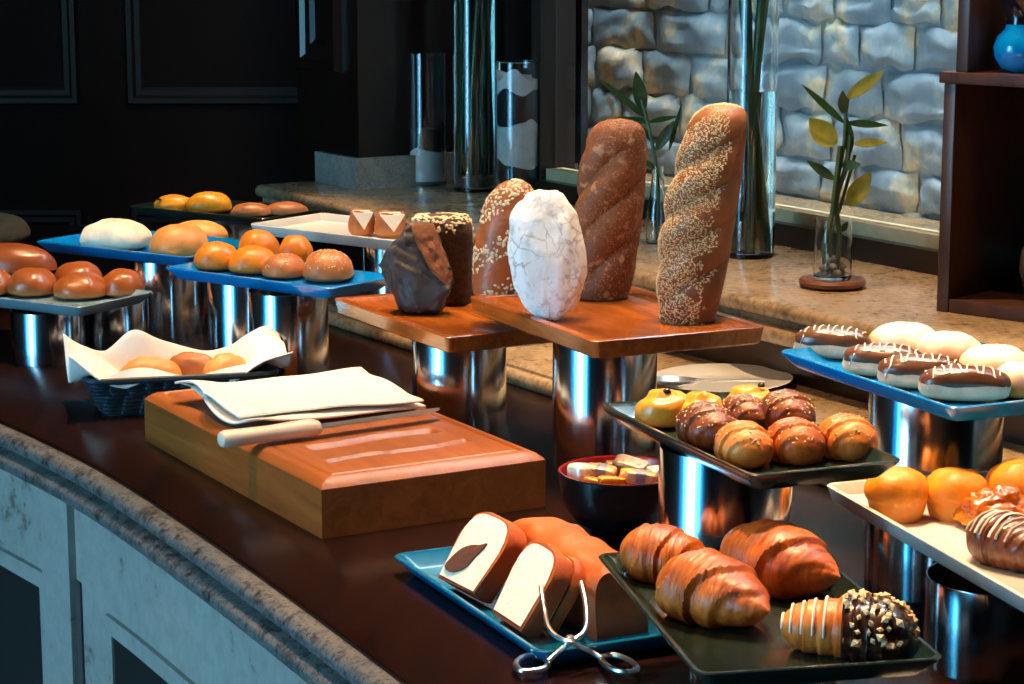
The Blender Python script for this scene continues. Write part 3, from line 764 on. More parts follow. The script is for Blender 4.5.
m.xf(rot); mn = min(v.z for v in m.v); cx = sum(v.x for v in m.v) / len(m.v); cy = sum(v.y for v in m.v if v.z < mn + .02) / max(1, len([1 for v in m.v if v.z < mn + .02]))
for v in m.v: v.x -= cx + .0; v.y -= cy; v.z -= mn
tag(obj('floured_loaf', m, t.m, None, p, 0), 'white flour-dusted oval loaf standing on edge at the board front', 'bread')

# dark bread cut in two
zl = TR['Lb'][0]
M['rye'] = plain('black bread crust', srgb(44, 36, 36), .6, 0, .05, .35, 40, .9, 70)
M['crumb'] = plain('brown crumb', srgb(112, 62, 30), .85, 0, 0, .35, 120, .9, 150)
def lumpy(o, vox=.0022, it=6):
    a = o.modifiers.new('even_skin', 'REMESH'); a.mode = 'VOXEL'; a.voxel_size = vox; a.use_smooth_shade = True
    b = o.modifiers.new('soften', 'SMOOTH'); b.iterations = it; b.factor = .5
    return o
def hull(pts, bev, seed, amp=.0015, sub=2):
    bm = bmesh.new(); vs = [bm.verts.new(p) for p in pts]
    bmesh.ops.convex_hull(bm, input=vs); bmesh.ops.delete(bm, geom=[v for v in bm.verts if not v.link_faces], context='VERTS')
    bmesh.ops.dissolve_limit(bm, angle_limit=.05, verts=bm.verts[:], edges=bm.edges[:])
    bmesh.ops.bevel(bm, geom=bm.edges[:], offset=bev, segments=3, profile=.5, affect='EDGES', clamp_overlap=True)
    bmesh.ops.triangulate(bm, faces=bm.faces[:])
    bmesh.ops.subdivide_edges(bm, edges=bm.edges[:], cuts=sub, use_grid_fill=True)
    bm.normal_update()
    for v in bm.verts:
        v.co += v.normal * amp * nz(v.co, 70, seed) + v.normal * amp * nz(v.co, 200, seed)
        v.co.z = max(v.co.z, 0)
    bm.verts.index_update(); m = MB().add([v.co.copy() for v in bm.verts], [tuple(v.index for v in f.verts) for f in bm.faces]); bm.free(); return m
def px3(p, px, py, dy):     # local point: px offsets converted to metres at the thing's depth
    q = FPX / DEP(p); return V(px / q, dy, max(0, (py / q - dy * sin(PITCH) * .98)))
p = G(425, 313, zl)
r = thing('dark_bread_half', 'front half of the black bread with smooth grey-black crust', 'bread', p, 0, 'cut black bread')
F_ = [(-24, 4, -.012), (-6, 0, -.03), (14, 2, -.032), (26, 22, -.03), (30, 38, -.022), (-45, 48, .0), (-38, 60, -.012), (-27, 80, -.004), (-17, 92, .006), (10, 92, .012), (14, 60, .01), (26, 30, .004), (-28, 0, .03), (16, 0, .02), (-40, 50, .035), (-14, 92, .03)]
m = hull([px3(p, *a) for a in F_], .007, 1, .005); lumpy(obj('crust', m, 'rye', r))
# cut face of the front half
bmv = [px3(p, *a) for a in ((-15, 90, -.003), (9, 91, .004), (28, 40, -.021), (25, 25, -.0285), (8, 40, -.0235), (-6, 66, -.0145))]
cen = sum(bmv, Vector()) / len(bmv)
fm = MB(); N = 10; rings_ = []
for k in range(N + 1):
    f = 1 - k / N * .98; ring = []
    for i in range(len(bmv)):
        for w_ in (0, .25, .5, .75):
            c = bmv[i].lerp(bmv[(i + 1) % len(bmv)], w_); q = cen.lerp(c, f)
            ring.append(q + V(.0, -.0035, .001) * min(1, (1 - f) * 6) + V(0, -.004, 0) * nz(q, 120, 3))
    rings_.append(ring)
obj('crumb', fm.rings(rings_, True, True, True), 'crumb', r, label='rough brown cut face')
p = G(447, 303, zl)
r = thing('dark_bread_half', 'seed-topped half of the black bread standing behind the front half', 'bread', p, 0, 'cut black bread')
m = MB(); rs = []
for (zz, w, d) in ((0, .030, .026), (.004, .033, .029), (.03, .035, .031), (.075, .0395, .033), (.1, .041, .034), (.113, .039, .032), (.119, .034, .026), (.121, .02, .015)):
    rs.append([V(q.x - .006 * zz / .1, q.y, q.z) + V(.0025, 0, 0) * nz((q.x, q.y, zz), 60, 3) for q in rrect(w * 2, d * 2, .012, zz, 6)])
rs2 = []
for i in range(len(rs) - 1):
    for k in range(4): rs2.append([a.lerp(b, k / 4) + V(0, .0016, 0) * nz(a.lerp(b, k / 4), 130, 2) for a, b in zip(rs[i], rs[i + 1])])
rs2.append(rs[-1]); m.rings(rs2); obj('crust', m, plain('dark seeded crumb', srgb(66, 38, 22), .8, 0, 0, .4, 120, .9, 150), r)
obj('oat_topping', seeds_on(m, 330, .0030, 5, lambda c, n_: c.z > .1 and (c.z > .112 or c.x < .012 or nz(c, 60) > .1), (1, .75, .4)), 'oats', r, kind='stuff')

# ------------------------------------------------------------------ cake tray
zk = TR['cake'][0]; yaw = radians(25)
KM = Matrix.Translation(V(.014, 2.118, 0)) @ Matrix.Rotation(yaw, 4, 'Z')
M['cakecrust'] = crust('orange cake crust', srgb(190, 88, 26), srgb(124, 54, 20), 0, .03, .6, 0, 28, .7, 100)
M['cream'] = plain('pale cake crumb', srgb(244, 226, 194), .9, 0, 0, .08, 90, .6, 170)
M['swirl'] = plain('chocolate swirl', srgb(86, 44, 28), .85, 0, 0, .2, 90, .5, 170)
def loafprof(w, h, k=24):
    pts = [V(-w / 2 * .88, 0, 0), V(w / 2 * .88, 0, 0)]
    for i in range(k + 1):
        a = pi * i / k; pts.append(V(w / 2 * cos(a) ** 1 if 0 else w / 2 * math.copysign(abs(cos(a)) ** .55, cos(a)), 0, h * .58 + h * .42 * max(0.0, sin(a)) ** .8))
    return pts
p = KM @ V(.038, -.03, zk)
r = thing('cake_loaf', 'uncut end of the orange-brown cake loaf on the blue tray', 'cake', p, yaw)
pf_ = loafprof(.064, .070); m = MB(); rs = []
for i in range(26):
    y = -.098 + .20 * i / 25; f = 1 if 1 < i < 24 else (.97 if i in (1, 24) else .9)
    rs.append([V(q.x * f + .005 * nz((q.x, y, q.z), 30, 3), y, q.z * (f if i else f) * (1 + .04 * sin(y * 26 + 1)) + (.006 * nz((q.x, y, q.z), 30, 1) if q.z > .01 else 0)) for q in pf_])
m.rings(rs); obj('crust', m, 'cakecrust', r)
def slice_(pos, tilt, yw, w, h, th, label, swirl=False, sd=1):
    rt = thing('cake_slice', label, 'cake slice', KM @ pos, 0, 'slices of the marble loaf')
    rt.rotation_euler = (Matrix.Rotation(yaw + yw, 4, 'Z') @ Matrix.Rotation(tilt, 4, 'Y')).to_euler()
    pr_ = [V(0, -q.x, q.z) for q in loafprof(w, h)]   # profile in the local yz plane, thickness along x
    rs_ = [[V(x, q.y * f, q.z * f + (1 - f) * h * .4) + V(0, .004, .004) * nz((x, q.y, q.z), 60, sd) for q in pr_] for x, f in ((0, .985), (.003, 1), (th * .5, 1.01), (th - .003, 1), (th, .985))]
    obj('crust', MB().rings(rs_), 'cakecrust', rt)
    cn = V(0, 0, h * .48)
    for xx in (-.0008, th + .0008):
        rr = [[V(xx + (-.0012 if xx < 0 else .0012) * (min(1, (1 - f) * 5) + .6 * nz(q * f, 150, sd)), q.y * f * .93, cn.z + (q.z - cn.z) * f * .93) for q in pr_] for f in (1, .9, .75, .6, .45, .3, .15, .02)]
        obj('crumb', MB().rings(rr, True, True, True), 'cream', rt, label='pale cut face')
    if swirl:
        sp = [V(0, .030, .012), V(0, .012, .010), V(0, -.004, .020), V(0, -.010, .034), V(0, -.016, .050), V(0, -.006, .046), V(0, .008, .042), V(0, .022, .032)]
        sp = smooth_path(sp, 5, True); c2 = sum(sp, Vector()) / len(sp)
        obj('chocolate_swirl', MB().rings([[V(-.0036 - .0008 * k, (c2.y + (q.y - c2.y) * f), c2.z + (q.z - c2.z) * f) for q in sp] for k, f in ((-1.5, 1.0), (0, .98), (.5, .6), (.6, .05))], True, True, True), 'swirl', rt)
    return rt
def sl(x, y, tilt, yw, w, h, th, label, **k): slice_(V(x, y, zk + th * sin(radians(tilt)) + .0012), radians(tilt), yw, w, h, th, label, **k)
sl(-.055, -.072, 31, 0, .074, .080, .020, 'front pale slice leaning on the loaf above the tongs')
sl(-.029, -.074, 28, 0, .070, .072, .011, 'thin slice squeezed between the front pale slice and the loaf', sd=3)
sl(-.058, .040, 36, .1, .082, .080, .024, 'back left slice with a chocolate swirl in its pale face', swirl=True, sd=2)

# tongs
r = thing('serving_tongs', 'steel scissor tongs lying over the front rim of the cake tray', 'tongs', G(569, 645, .024), 0)
o0 = r.location.copy()
def T(px, py, z): return G(px, py, z) - o0
for nm, loop, arm in (('arm', [(516, 664), (524, 657), (538, 656), (548, 661), (545, 668), (534, 671), (521, 671)], [(548, 661, .014), (558, 652, .02), (569, 643, .0265), (582, 634, .032), (586, 624, .036), (586, 610, .042), (584, 596, .05), (580, 580, .058)]),
                      ('arm', [(637, 668), (628, 660), (612, 655), (601, 658), (607, 666), (618, 671), (630, 672)], [(601, 658, .014), (588, 650, .02), (571, 643, .030), (556, 636, .032), (548, 626, .036), (545, 612, .042), (543, 600, .05), (541, 586, .058)])):
    m = MB().tube(smooth_path([T(*a) for a in arm], 6), .0024, 8)
    lp_ = smooth_path([T(a, b, .008) for a, b in loop], 6, True); lp_.append(lp_[0]); 
    m.tube(lp_, .0030, 8)
    obj(nm, m, 'chrome', r)
obj('rivet', MB().lathe([(.0001, -.001), (.0042, -.001), (.0042, .0058), (.003, .007), (.0001, .007)], 16), 'chrome', r, T(570, 643, .0262))

# ------------------------------------------------------------------ cutting board, napkin, knife
bc = V(-.206, 2.373, 0); byaw = radians(90 - 60.408)
BL, BW, BH = .54, .281, .065
BM = Matrix.Translation(bc) @ Matrix.Rotation(byaw, 4, 'Z')   # local x front->right (width), local y front->left (length)
board_o = thing('cutting_board', 'thick honey-coloured wooden bread board with two carved grooves', 'cutting board', bc, byaw)
nx, ny = 70, 120
def bh(x, y):
    e = min(x, BW - x, y, BL - y)
    z = BH - (.010 * (1 - e / .016) ** 2 if e < .016 else 0)
    e2 = min(x - .018, BW - .018 - x, y - .018, BL - .018 - y)
    if 0 < e2 < .006: z -= .0022 * sin(pi * e2 / .006)
    for gy, x0, x1, wd, dp in ((.155, .06, .215, .013, .0055), (.085, .05, .225, .007, .004)):
        d = abs(y - gy - (x - .14) * .06 - .004 * sin(x * 40 + gy * 50)); k = max(0, 1 - (d / wd) ** 2) * (1 if x0 < x < x1 else max(0, 1 - ((x0 - x if x < x0 else x - x1) / .008) ** 2))
        z -= dp * k ** .7
    return z
ax = [0, .0015, .004, .008, .012, .016] ; ax = ax + [.018 + (BW - .036) * i / 90 for i in range(91)] + [BW - v for v in reversed(ax)]
ay = [0, .0015, .004, .008, .012, .016] ; ay = ay + [.018 + (BL - .036) * i / 150 for i in range(151)] + [BL - v for v in reversed(ay)]
nx, ny = len(ax), len(ay)
m = MB(); vs = [V(x, y, bh(x, y)) for y in ay for x in ax]
fs = [(j * nx + i, j * nx + i + 1, (j + 1) * nx + i + 1, (j + 1) * nx + i) for j in range(ny - 1) for i in range(nx - 1)]
o_ = len(vs)
per = [i for i in range(nx)] + [j * nx + nx - 1 for j in range(1, ny)] + [(ny - 1) * nx + i for i in range(nx - 2, -1, -1)] + [j * nx for j in range(ny - 2, 0, -1)]
bot = {}
for k in per: bot[k] = len(vs); vs.append(V(vs[k].x, vs[k].y, 0))
for a, b in zip(per, per[1:] + per[:1]): fs.append((a, bot[a], bot[b], b))
fs.append(tuple(bot[k] for k in reversed(per)))
m.add(vs, fs); obj('board_block', m, 'boardwood', board_o, angle=22)
M['cloth'] = plain('white napkin cotton', srgb(238, 232, 222), .85, 0, 0, .03, 60, .25, 500)
def sheet(c00, c10, c11, c01, fn, n=50, m_=34):
    g = []
    for j in range(m_ + 1):
        r_ = []
        for i in range(n + 1):
            u, w = i / n, j / m_
            p_ = c00 * (1 - u) * (1 - w) + c10 * u * (1 - w) + c11 * u * w + c01 * (1 - u) * w
            r_.append(p_ + fn(u, w))
        g.append(r_)
    return MB().rings(g, False, False, False)
def thick(mb, t_=.0012):
    return mb
nap = thing('folded_napkin', 'white cloth napkin folded loosely on the bread board beside the knife', 'napkin', G(300, 405, BH), 0)
nb = nap.location.copy()
zt = BH + .002
for lay, (z_, cs, sd) in enumerate(((.001, [(188, 399), (240, 433), (426, 411), (352, 377)], 1), (.010, [(180, 391), (232, 419), (424, 406), (361, 372)], 2))):
    c = [G(a, b, zt + z_) - nb for a, b in cs]     # left-back, left-front, right-front, right-back
    def fn(u, w, sd=sd):
        # u runs left to right, w front to back: loose waves at the folded left end, soft creases elsewhere
        k = exp(-(u / .22) ** 2)
        return V(.010 * sin(w * 8 + sd) * k, .008 * cos(w * 6 + sd * 2) * k, .011 * k * (1 + sin(w * 11 + sd * 2.3)) * .5 + .004 * nz((u * 3, w * 3, sd), 1.2, sd) + .002 * abs(sin(w * 5 + u * 2)) + .0035)
    mm = sheet(c[1], c[2], c[3], c[0], fn)
    oo = obj('cloth_fold', mm, 'cloth', nap)
    md = oo.modifiers.new('thickness', 'SOLIDIFY'); md.thickness = .0025; md.offset = 0
# knife
kz = BH + .0125
a, b, c = G(219, 440, kz), G(318, 427, kz), G(444, 409.5, kz)
r = thing('bread_knife', 'bread knife with pale handle lying across the napkin edge', 'knife', b, 0)
kd = (b - a).normalized(); ln = (b - a).length
hp = [a + kd * ln * f - b for f in (0, .02, .06, .2, .5, .8, .93, 1)]
obj('handle', MB().tube(hp, [.005, .0100, .0122, .0118, .0110, .0126, .0130, .0095], 20, flat=.85), plain('ivory plastic handle', srgb(222, 206, 186), .35, 0, .1, .03), r)
bd = (c - b); bl = bd.length; bd.normalize(); pn = V(-bd.y, bd.x, 0)
m = MB(); rs = []
for i in range(25):
    f = i / 24; w0 = .011 * (1 - .1 * f) * (1 if f < .75 else sqrt(max(0, 1 - ((f - .75) / .25) ** 2)) * .98 + .02)
    q = bd * bl * f
    rs.append([q + pn * (.011 - w0 * 2), q + pn * .009 + V(0, 0, .0012), q + pn * .011, q + pn * .009 - V(0, 0, .0012)])
obj('blade', m.rings(rs), 'chrome', r)

# ------------------------------------------------------------------ bowl with wrapped sweets
p = V(.119, 2.405, 0)
r = thing('lacquer_bowl', 'black lacquer bowl with red inside, in front of the tall steel cylinder', 'bowl', p)
R_ = .069
out = [(.0001, .0), (.030, .0), (.033, .002), (.036, .006), (.050, .014), (.060, .027), (.066, .046), (R_, .068), (R_ - .001, .0695)]
obj('outer_shell', MB().lathe(out, 64), plain('black lacquer', srgb(14, 14, 16), .2, 0, .5), r)
inn_ = [(R_ - .001, .0695), (R_ - .0035, .0692), (R_ - .005, .066), (.061, .046), (.055, .028), (.045, .017), (.03, .011), (.0001, .010)]
obj('inner_lining', MB().lathe(inn_, 64), plain('red lacquer', srgb(120, 22, 18), .22, 0, .5), r)
rnd = random.Random(11)
def sweet(dx, dy, z_, rot, col, label, size=(.030, .017, .013), tip=0, cap=None):
    q = thing('wrapped_sweet', label, 'sweet', p + V(dx, dy, z_), 0, 'wrapped sweets in the bowl', rot=(tip, .12, rot))
    a, b_, c_ = size
    m_ = blob(a / 2, b_ / 2, c_, int(rot * 10), 28, 16, 1.0, .06, 5); obj('wrapper', m_, plain('foil ' + label[:12], col, .25, .25, .3, .25, 160, .5, 130), q)
    if cap: obj('label_band', MB().bbox((0, 0, c_ * .52), (a * .42, b_ * 1.04, c_ * 1.03), .003), plain('band ' + label[:12], cap, .35), q)
sw_ = [(-.044, -.004, .046, .7, srgb(236, 226, 206), 'white crumpled sweet at the left of the bowl', (.028, .024, .022), 0, None),
       (-.022, .000, .050, -.2, srgb(196, 150, 96), 'gold sweet with grey band at centre left', (.034, .018, .016), .2, srgb(110, 108, 116)),
       (-.012, -.028, .050, .3, srgb(226, 142, 40), 'orange sweet lying at the front of the bowl', (.030, .013, .010), 0, None),
       (.006, -.016, .053, 1.2, srgb(240, 168, 44), 'round orange-ended sweet at the centre front', (.017, .014, .013), 0, None),
       (.012, .014, .056, -.5, srgb(128, 98, 70), 'brown wrapped sweet tilted on top of the heap', (.040, .022, .014), .35, None),
       (.020, -.022, .051, -.1, srgb(206, 160, 110), 'tan sweet with grey band right of centre', (.034, .016, .014), .1, srgb(120, 118, 124)),
       (.040, -.006, .048, .9, srgb(240, 222, 190), 'cream sweet at the right against the steel cylinder', (.026, .02, .018), 0, None),
       (-.030, -.018, .046, -.4, srgb(214, 130, 44), 'amber sweet low at the front left of the bowl', (.026, .012, .01), 0, None),
       (-.002, .032, .048, .2, srgb(150, 110, 74), 'dull gold sweet at the back of the bowl', (.03, .018, .014), 0, None)]
for a in sw_: sweet(a[0], a[1], a[2] + .009, *a[3:])
# filling below the visible sweets
# ------------------------------------------------------------------ spoon rest
zs = .03
pc = G(722, 386, zs)
r = obj('spoon_plate', MB(), 'white') if 0 else None
m = MB(); pts_ = []
def oval(a, b, z_): return [V(a * cos(2 * pi * j / 56), b * sin(2 * pi * j / 56), z_) for j in range(56)]
m.rings([oval(.055, .055, 0), oval(.058, .06, .002), oval(.092, .098, .011), oval(.094, .1, .0125), oval(.092, .098, .013), oval(.06, .065, .0045), oval(.05, .055, .004)])
tag(obj('spoon_plate', m, 'white', None, pc, radians(-50)), 'white oval plate under a spoon behind the dark green tray', 'plate')
sp0 = G(668, 382, zs + .016); sp1 = G(765, 384, zs + .018)
r = thing('serving_spoon', 'steel serving spoon lying on the white oval plate', 'spoon', sp0)
d = (sp1 - sp0); ln = d.length; d.normalize(); pnn = V(-d.y, d.x, 0)
m = MB(); rs = []
bw = smooth_path([V(-.02, .002, 0), V(-.008, .019, 0), V(.012, .021, 0), V(.03, .013, 0), V(.042, .004, 0)], 6)
for q in bw:
    rs.append([d * q.x + pnn * q.y * k + V(0, 0, -.007 * (q.y / .021) * (1 - k * k) + .0045) for k in (-1, -.6, -.2, .2, .6, 1)] + [d * q.x + pnn * q.y * k + V(0, 0, -.007 * (q.y / .021) * (1 - k * k) + .0030) for k in (1, .6, .2, -.2, -.6, -1)])
obj('spoon_bowl', m.rings(rs), 'chrome', r)
obj('handle', MB().tube([d * x + V(0, 0, .004) for x in (.038, .06, .09, ln * .8, ln)], [.003, .0026, .003, .004, .0045], 10, flat=.45), 'chrome', r)

# ------------------------------------------------------------------ basket
bp = V(-.462, 3.065, 0); byw = radians(14)
bl_, bwd, bhh = .255, .135, .05
r = thing('bread_basket', 'dark woven basket lined with a white napkin, left behind the bread board', 'basket', bp, byw)
M['wicker'] = plain('dark teal wicker', srgb(24, 44, 54), .45, 0, .15, .3, 100)
wm = MB(); nr = 9
for k in range(nr):
    f = k / (nr - 1); z_ = .004 + f * (bhh - .006); ring = rrect(bl_ * (.84 + .16 * f), bwd * (.84 + .16 * f), .02, z_, 6)
    ring = smooth_path(ring, 1, True); pts = []
    L_ = 0; dens = []
    for i in range(len(ring)):
        a, b = ring[i], ring[(i + 1) % len(ring)]; n_ = max(1, int((b - a).length / .004))
        for q in range(n_): dens.append(a.lerp(b, q / n_))
    for i, q in enumerate(dens):
        nn = V(q.x / bl_, q.y / bwd, 0).normalized(); pts.append(q + nn * .0016 * (1 if (i // 3 + k) % 2 else -1))
    pts.append(pts[0]); wm.tube(pts, .0031, 6)
obj('woven_wall', wm, 'wicker', r)
rim_ = rrect(bl_ + .004, bwd + .004, .022, bhh, 6); rim_.append(rim_[0]); obj('rim', MB().tube(rim_, .0048, 8), 'wicker', r)
obj('base', MB().rings([rrect(bl_ * .84, bwd * .84, .02, 0, 6), rrect(bl_ * .84, bwd * .84, .02, .005, 6)]), 'wicker', r)
# liner
def liner(u, w):
    x = (u - .5) * 2; y = (w - .5) * 2
    ex, ey = abs(x), abs(y); e = max(ex, ey)
    z_ = .010 + .052 * min(1, max(0, (e - .35) / .4)) ** .8
    if e > .8: z_ -= .012 * (e - .8) / .2
    cx_ = (ex * ey)
    if y < -.6: z_ -= .012 * min(1, (-y - .6) / .2) * (1 - ex ** 3)
    z_ += .034 * max(0, cx_ - .5) * 2 + .009 * sin(x * 7 + y * 3) * min(1, e)
    z_ += .030 * exp(-((x + .38) / .2) ** 2 - ((y - .85) / .3) ** 2) + .018 * exp(-((x - .95) / .3) ** 2 - ((y - .2) / .6) ** 2) 
    z_ += .006 * nz((x * 2.2, y * 2, 1), 1, 4)
    if e < .35: z_ = .012
    return V(0, 0, z_)
hx, hy = .15, .072
lm = sheet(V(-hx, -hy, 0), V(hx, -hy, 0), V(hx, hy, 0), V(-hx, hy, 0), liner, 80, 50)
lo_ = obj('basket_napkin', lm, 'cloth', None, bp + V(0, 0, .004), byw); md = lo_.modifiers.new('thickness', 'SOLIDIFY'); md.thickness = .002; md.offset = 1
tag(lo_, 'white napkin lining the dark woven basket', 'napkin')
for i, (x, y, rx, ry, yw_, lb) in enumerate(((-.04, -.012, .046, .024, .2, 'brown roll in the basket, leftmost one'), (.02, .01, .042, .024, -.3, 'brown roll in the middle of the basket'), (.066, -.008, .036, .022, .5, 'brown roll at the right inside the basket'))):
    q = bp + Matrix.Rotation(byw, 3, 'Z') @ V(x, y, .024)
    tag(obj('dinner_roll', blob(rx, ry, .046, i + 60, amp=.08), C_['brown'] if i == 1 else C_['tan'], None, q, byw + yw_), lb, 'bread roll', 'rolls in the basket')

# ------------------------------------------------------------------ vases and plants on the ledge
M['glass'] = glass('clear glass', (.96, .98, .98, 1)); M['water'] = glass('water', (.82, .92, .86, 1), 0, 1.33)
M['leaf'] = plain('bamboo leaf', srgb(44, 70, 34), .4, 0, .2, .3, 60)
M['leafy'] = plain('yellowing leaf', srgb(140, 132, 40), .45, 0, .1, .25, 60)
M['stem'] = plain('bamboo stem', srgb(58, 84, 40), .45, 0, .1, .25, 40)
def cyl_glass(r_, h, seg=56, wall=.003, base=.008): return MB().lathe([(.0001, 0), (r_ - .001, 0), (r_, .001), (r_, h - .001), (r_ - .001, h), (r_ - wall, h - .001), (r_ - wall, base), (.0001, base)], seg)
def fill(r_, z0, z1, sd, amp=.006, seg=48):
    rs = []
    for f in (0, .02): rs.append([V(r_ * cos(2 * pi * j / seg), r_ * sin(2 * pi * j / seg), z0 + (amp * nz((cos(2 * pi * j / seg), sin(2 * pi * j / seg), 0), 1.3, sd[0]) if sd[0] else 0)) for j in range(seg)]); break
    rs.append([V(r_ * cos(2 * pi * j / seg), r_ * sin(2 * pi * j / seg), z1 + (amp * nz((cos(2 * pi * j / seg), sin(2 * pi * j / seg), 0), 1.3, sd[1]) if sd[1] else 0)) for j in range(seg)])
    return MB().rings(rs)
def vase(px, py, wpx, hpx, label, name='glass_vase', cat='vase'):
    p_ = G(px, py, ZL); s_ = FPX / DEP(p_)
    r_ = thing(name, label, cat, p_); rad = wpx / 2 / s_; h = hpx / s_
    obj('glass_wall', cyl_glass(rad, h), 'glass', r_)
    return r_, rad - .0036, h
wht = plain('white sand', srgb(226, 226, 222), .8, bump=.3); blk = plain('black pebbles', srgb(28, 26, 28), .45, bump=.8, bscale=60); tan_ = plain('tan sand', srgb(190, 150, 104), .8, bump=.3); gry = plain('grey gravel', srgb(120, 112, 104), .6, 0, 0, .5, 90, .8, 60)
v1, rr, h = vase(427, 184, 41, 131, 'short glass cylinder with white sand and black pebbles, leftmost vase')
obj('white_sand', fill(rr, .0085, h * .27, (0, 3), .016), wht, v1); obj('black_pebbles', fill(rr, h * .27 + .001, h * .44, (3, 5), .016), blk, v1)
v3, rr, h = vase(518, 196, 46, 134, 'glass cylinder layered with white sand, black pebbles and tan sand')
zs_ = [.0085, .1 * h, .26 * h, .55 * h, .78 * h]; sdv = [0, 4, 6, 9, 7]
for i, mt in enumerate((tan_, blk, wht, blk)):
    obj(('tan_sand', 'black_pebbles', 'white_sand', 'black_pebbles')[i], fill(rr, zs_[i] + (.001 if i else 0), zs_[i + 1], (sdv[i], sdv[i + 1]), .022), mt, v3)
obj('white_sand', fill(rr, zs_[4] + .001, h * .9, (7, 2), .022), wht, v3)
v2, rr, h = vase(475, 190, 44, 330, 'very tall glass cylinder of green stems between two shorter ones')
obj('water', fill(rr, .0085, h * .62, (0, 0)), 'water', v2)
obj('gravel', fill(rr * .96, .009, .03, (0, 4), .01), gry, v2)
rnd = random.Random(3)
for k in range(6):
    a = k * 1.05 + .3; x0, y0 = rr * .6 * cos(a), rr * .6 * sin(a); x1, y1 = rr * .65 * cos(a + 1.2), rr * .65 * sin(a + 1.2)
    obj('stem', MB().tube([V(x0, y0, .03), V(x0 * .8, y0 * .8, h * .3), V((x0 + x1) / 2, (y0 + y1) / 2, h * .6), V(x1, y1, h * 1.05)], .0062, 10), 'stem', v2)
v4, rr, h = vase(749, 256, 50, 330, 'tall glass vase of thick bamboo stalks right of the sesame baguette')
obj('water', fill(rr, .0085, h * .5, (0, 0)), 'water', v4)
for k in range(4):
    a = k * 1.57 + .5; x0, y0 = rr * .55 * cos(a + 2.6), rr * .55 * sin(a + 2.6); x1, y1 = rr * .6 * cos(a), rr * .6 * sin(a)
    obj('stalk', MB().tube([V(x0, y0, .01), V(x0 * .3 + x1 * .2, y0 * .4, h * .4), V(x1, y1, h * .8), V(x1 * 1.2 + .01, y1, h * 1.1)], [.0075, .007, .0075, .007], 12), 'stem', v4)
def leaf_mesh(base, tip, w, droop=.2, up=V(0, 0, 1)):
    d_ = tip - base; ln_ = d_.length; d_.normalize(); sd_ = d_.cross(V(0, -1, .25)).normalized(); nn_ = sd_.cross(d_)
    rs_ = []
    for i in range(11):
        f = i / 10; ww = w * sin(pi * min(1, f * .96 + .04)) ** .8 * (1 - .35 * f) + .0004
        q = base + d_ * ln_ * f - V(0, 0, droop * ln_ * f * f * .3)
        rs_.append([q - sd_ * ww, q - sd_ * ww * .5 - nn_ * ww * .12, q - nn_ * ww * .25, q + sd_ * ww * .5 - nn_ * ww * .12, q + sd_ * ww, q + sd_ * ww * .5 - nn_ * (ww * .12 - .0006), q - nn_ * (ww * .25 - .0008), q - sd_ * ww * .5 - nn_ * (ww * .12 - .0006)])
    return MB().rings(rs_)
# lucky bamboo on a wooden coaster
p5 = G(832, 287, ZL); s5 = FPX / DEP(p5)
tag(obj('wooden_coaster', MB().lathe([(.0001, 0), (.038, 0), (.046, .004), (.0475, .009), (.045, .0125), (.0001, .0125)], 40), wood('dark coaster wood', srgb(84, 44, 24), srgb(128, 72, 40), .45, .1, 8), None, p5), 'round brown wooden coaster under the small bamboo vase', 'coaster')
pl = thing('bamboo_plant', 'small lucky bamboo with yellow-green leaves in a glass on a coaster', 'plant', p5 + V(0, 0, .0126))
obj('glass_pot', MB().lathe([(.0001, 0), (.026, 0), (.0275, .0015), (.0265, .055), (.0255, .085), (.0243, .085), (.0252, .055), (.0258, .006), (.0001, .005)], 40), 'glass', pl)
pb = MB(); rnd = random.Random(2)
for k in range(14): pb.merge(blob(.007, .006, .008, k, 14, 10), Matrix.Translation(V(rnd.uniform(-.015, .015), rnd.uniform(-.015, .015), .006 + .008 * (k // 6))))
obj('pebbles', pb, gry, pl)
def P5(px, py, dy=0): return V((px - 832) / s5, dy, (283 - py) / s5)
st_ = [[(826, 276), (822, 250), (829, 222), (832, 190), (836, 150)], [(836, 276), (838, 240), (834, 205), (843, 170), (846, 140)], [(831, 276), (830, 240), (838, 215), (852, 160)]]
for k, sp_ in enumerate(st_): obj('stem', MB().tube(smooth_path([P5(a, b, .006 * (k - 1)) for a, b in sp_], 5), .0036 if k < 2 else .0024, 8), 'stem', pl)
lf = [((842, 103), (876, 76), .011, 'leafy'), ((840, 128), (797, 90), .006, 'leaf'), ((843, 128), (884, 131), .006, 'leaf'), ((838, 118), (836, 95), .008, 'leaf'), ((846, 158), (842, 122), .009, 'leaf'), ((832, 150), (806, 124), .020, 'leafy'), ((850, 148), (882, 146), .007, 'leafy'), ((846, 210), (868, 176), .016, 'leafy'), ((832, 184), (805, 166), .008, 'leaf'), ((838, 170), (856, 168), .008, 'leaf'), ((840, 236), (846, 226), .005, 'leaf')]
for k, (b_, t_, w_, mt) in enumerate(lf): obj('leaf', leaf_mesh(P5(*b_, .004 * (k % 3 - 1)), P5(*t_, -.012 + .012 * (k % 3)), w_, .0), mt, pl)
obj('stem', MB().tube(smooth_path([P5(834, 190), P5(840, 150), P5(841, 120), P5(843, 102)], 5), .0026, 8), 'stem', pl)
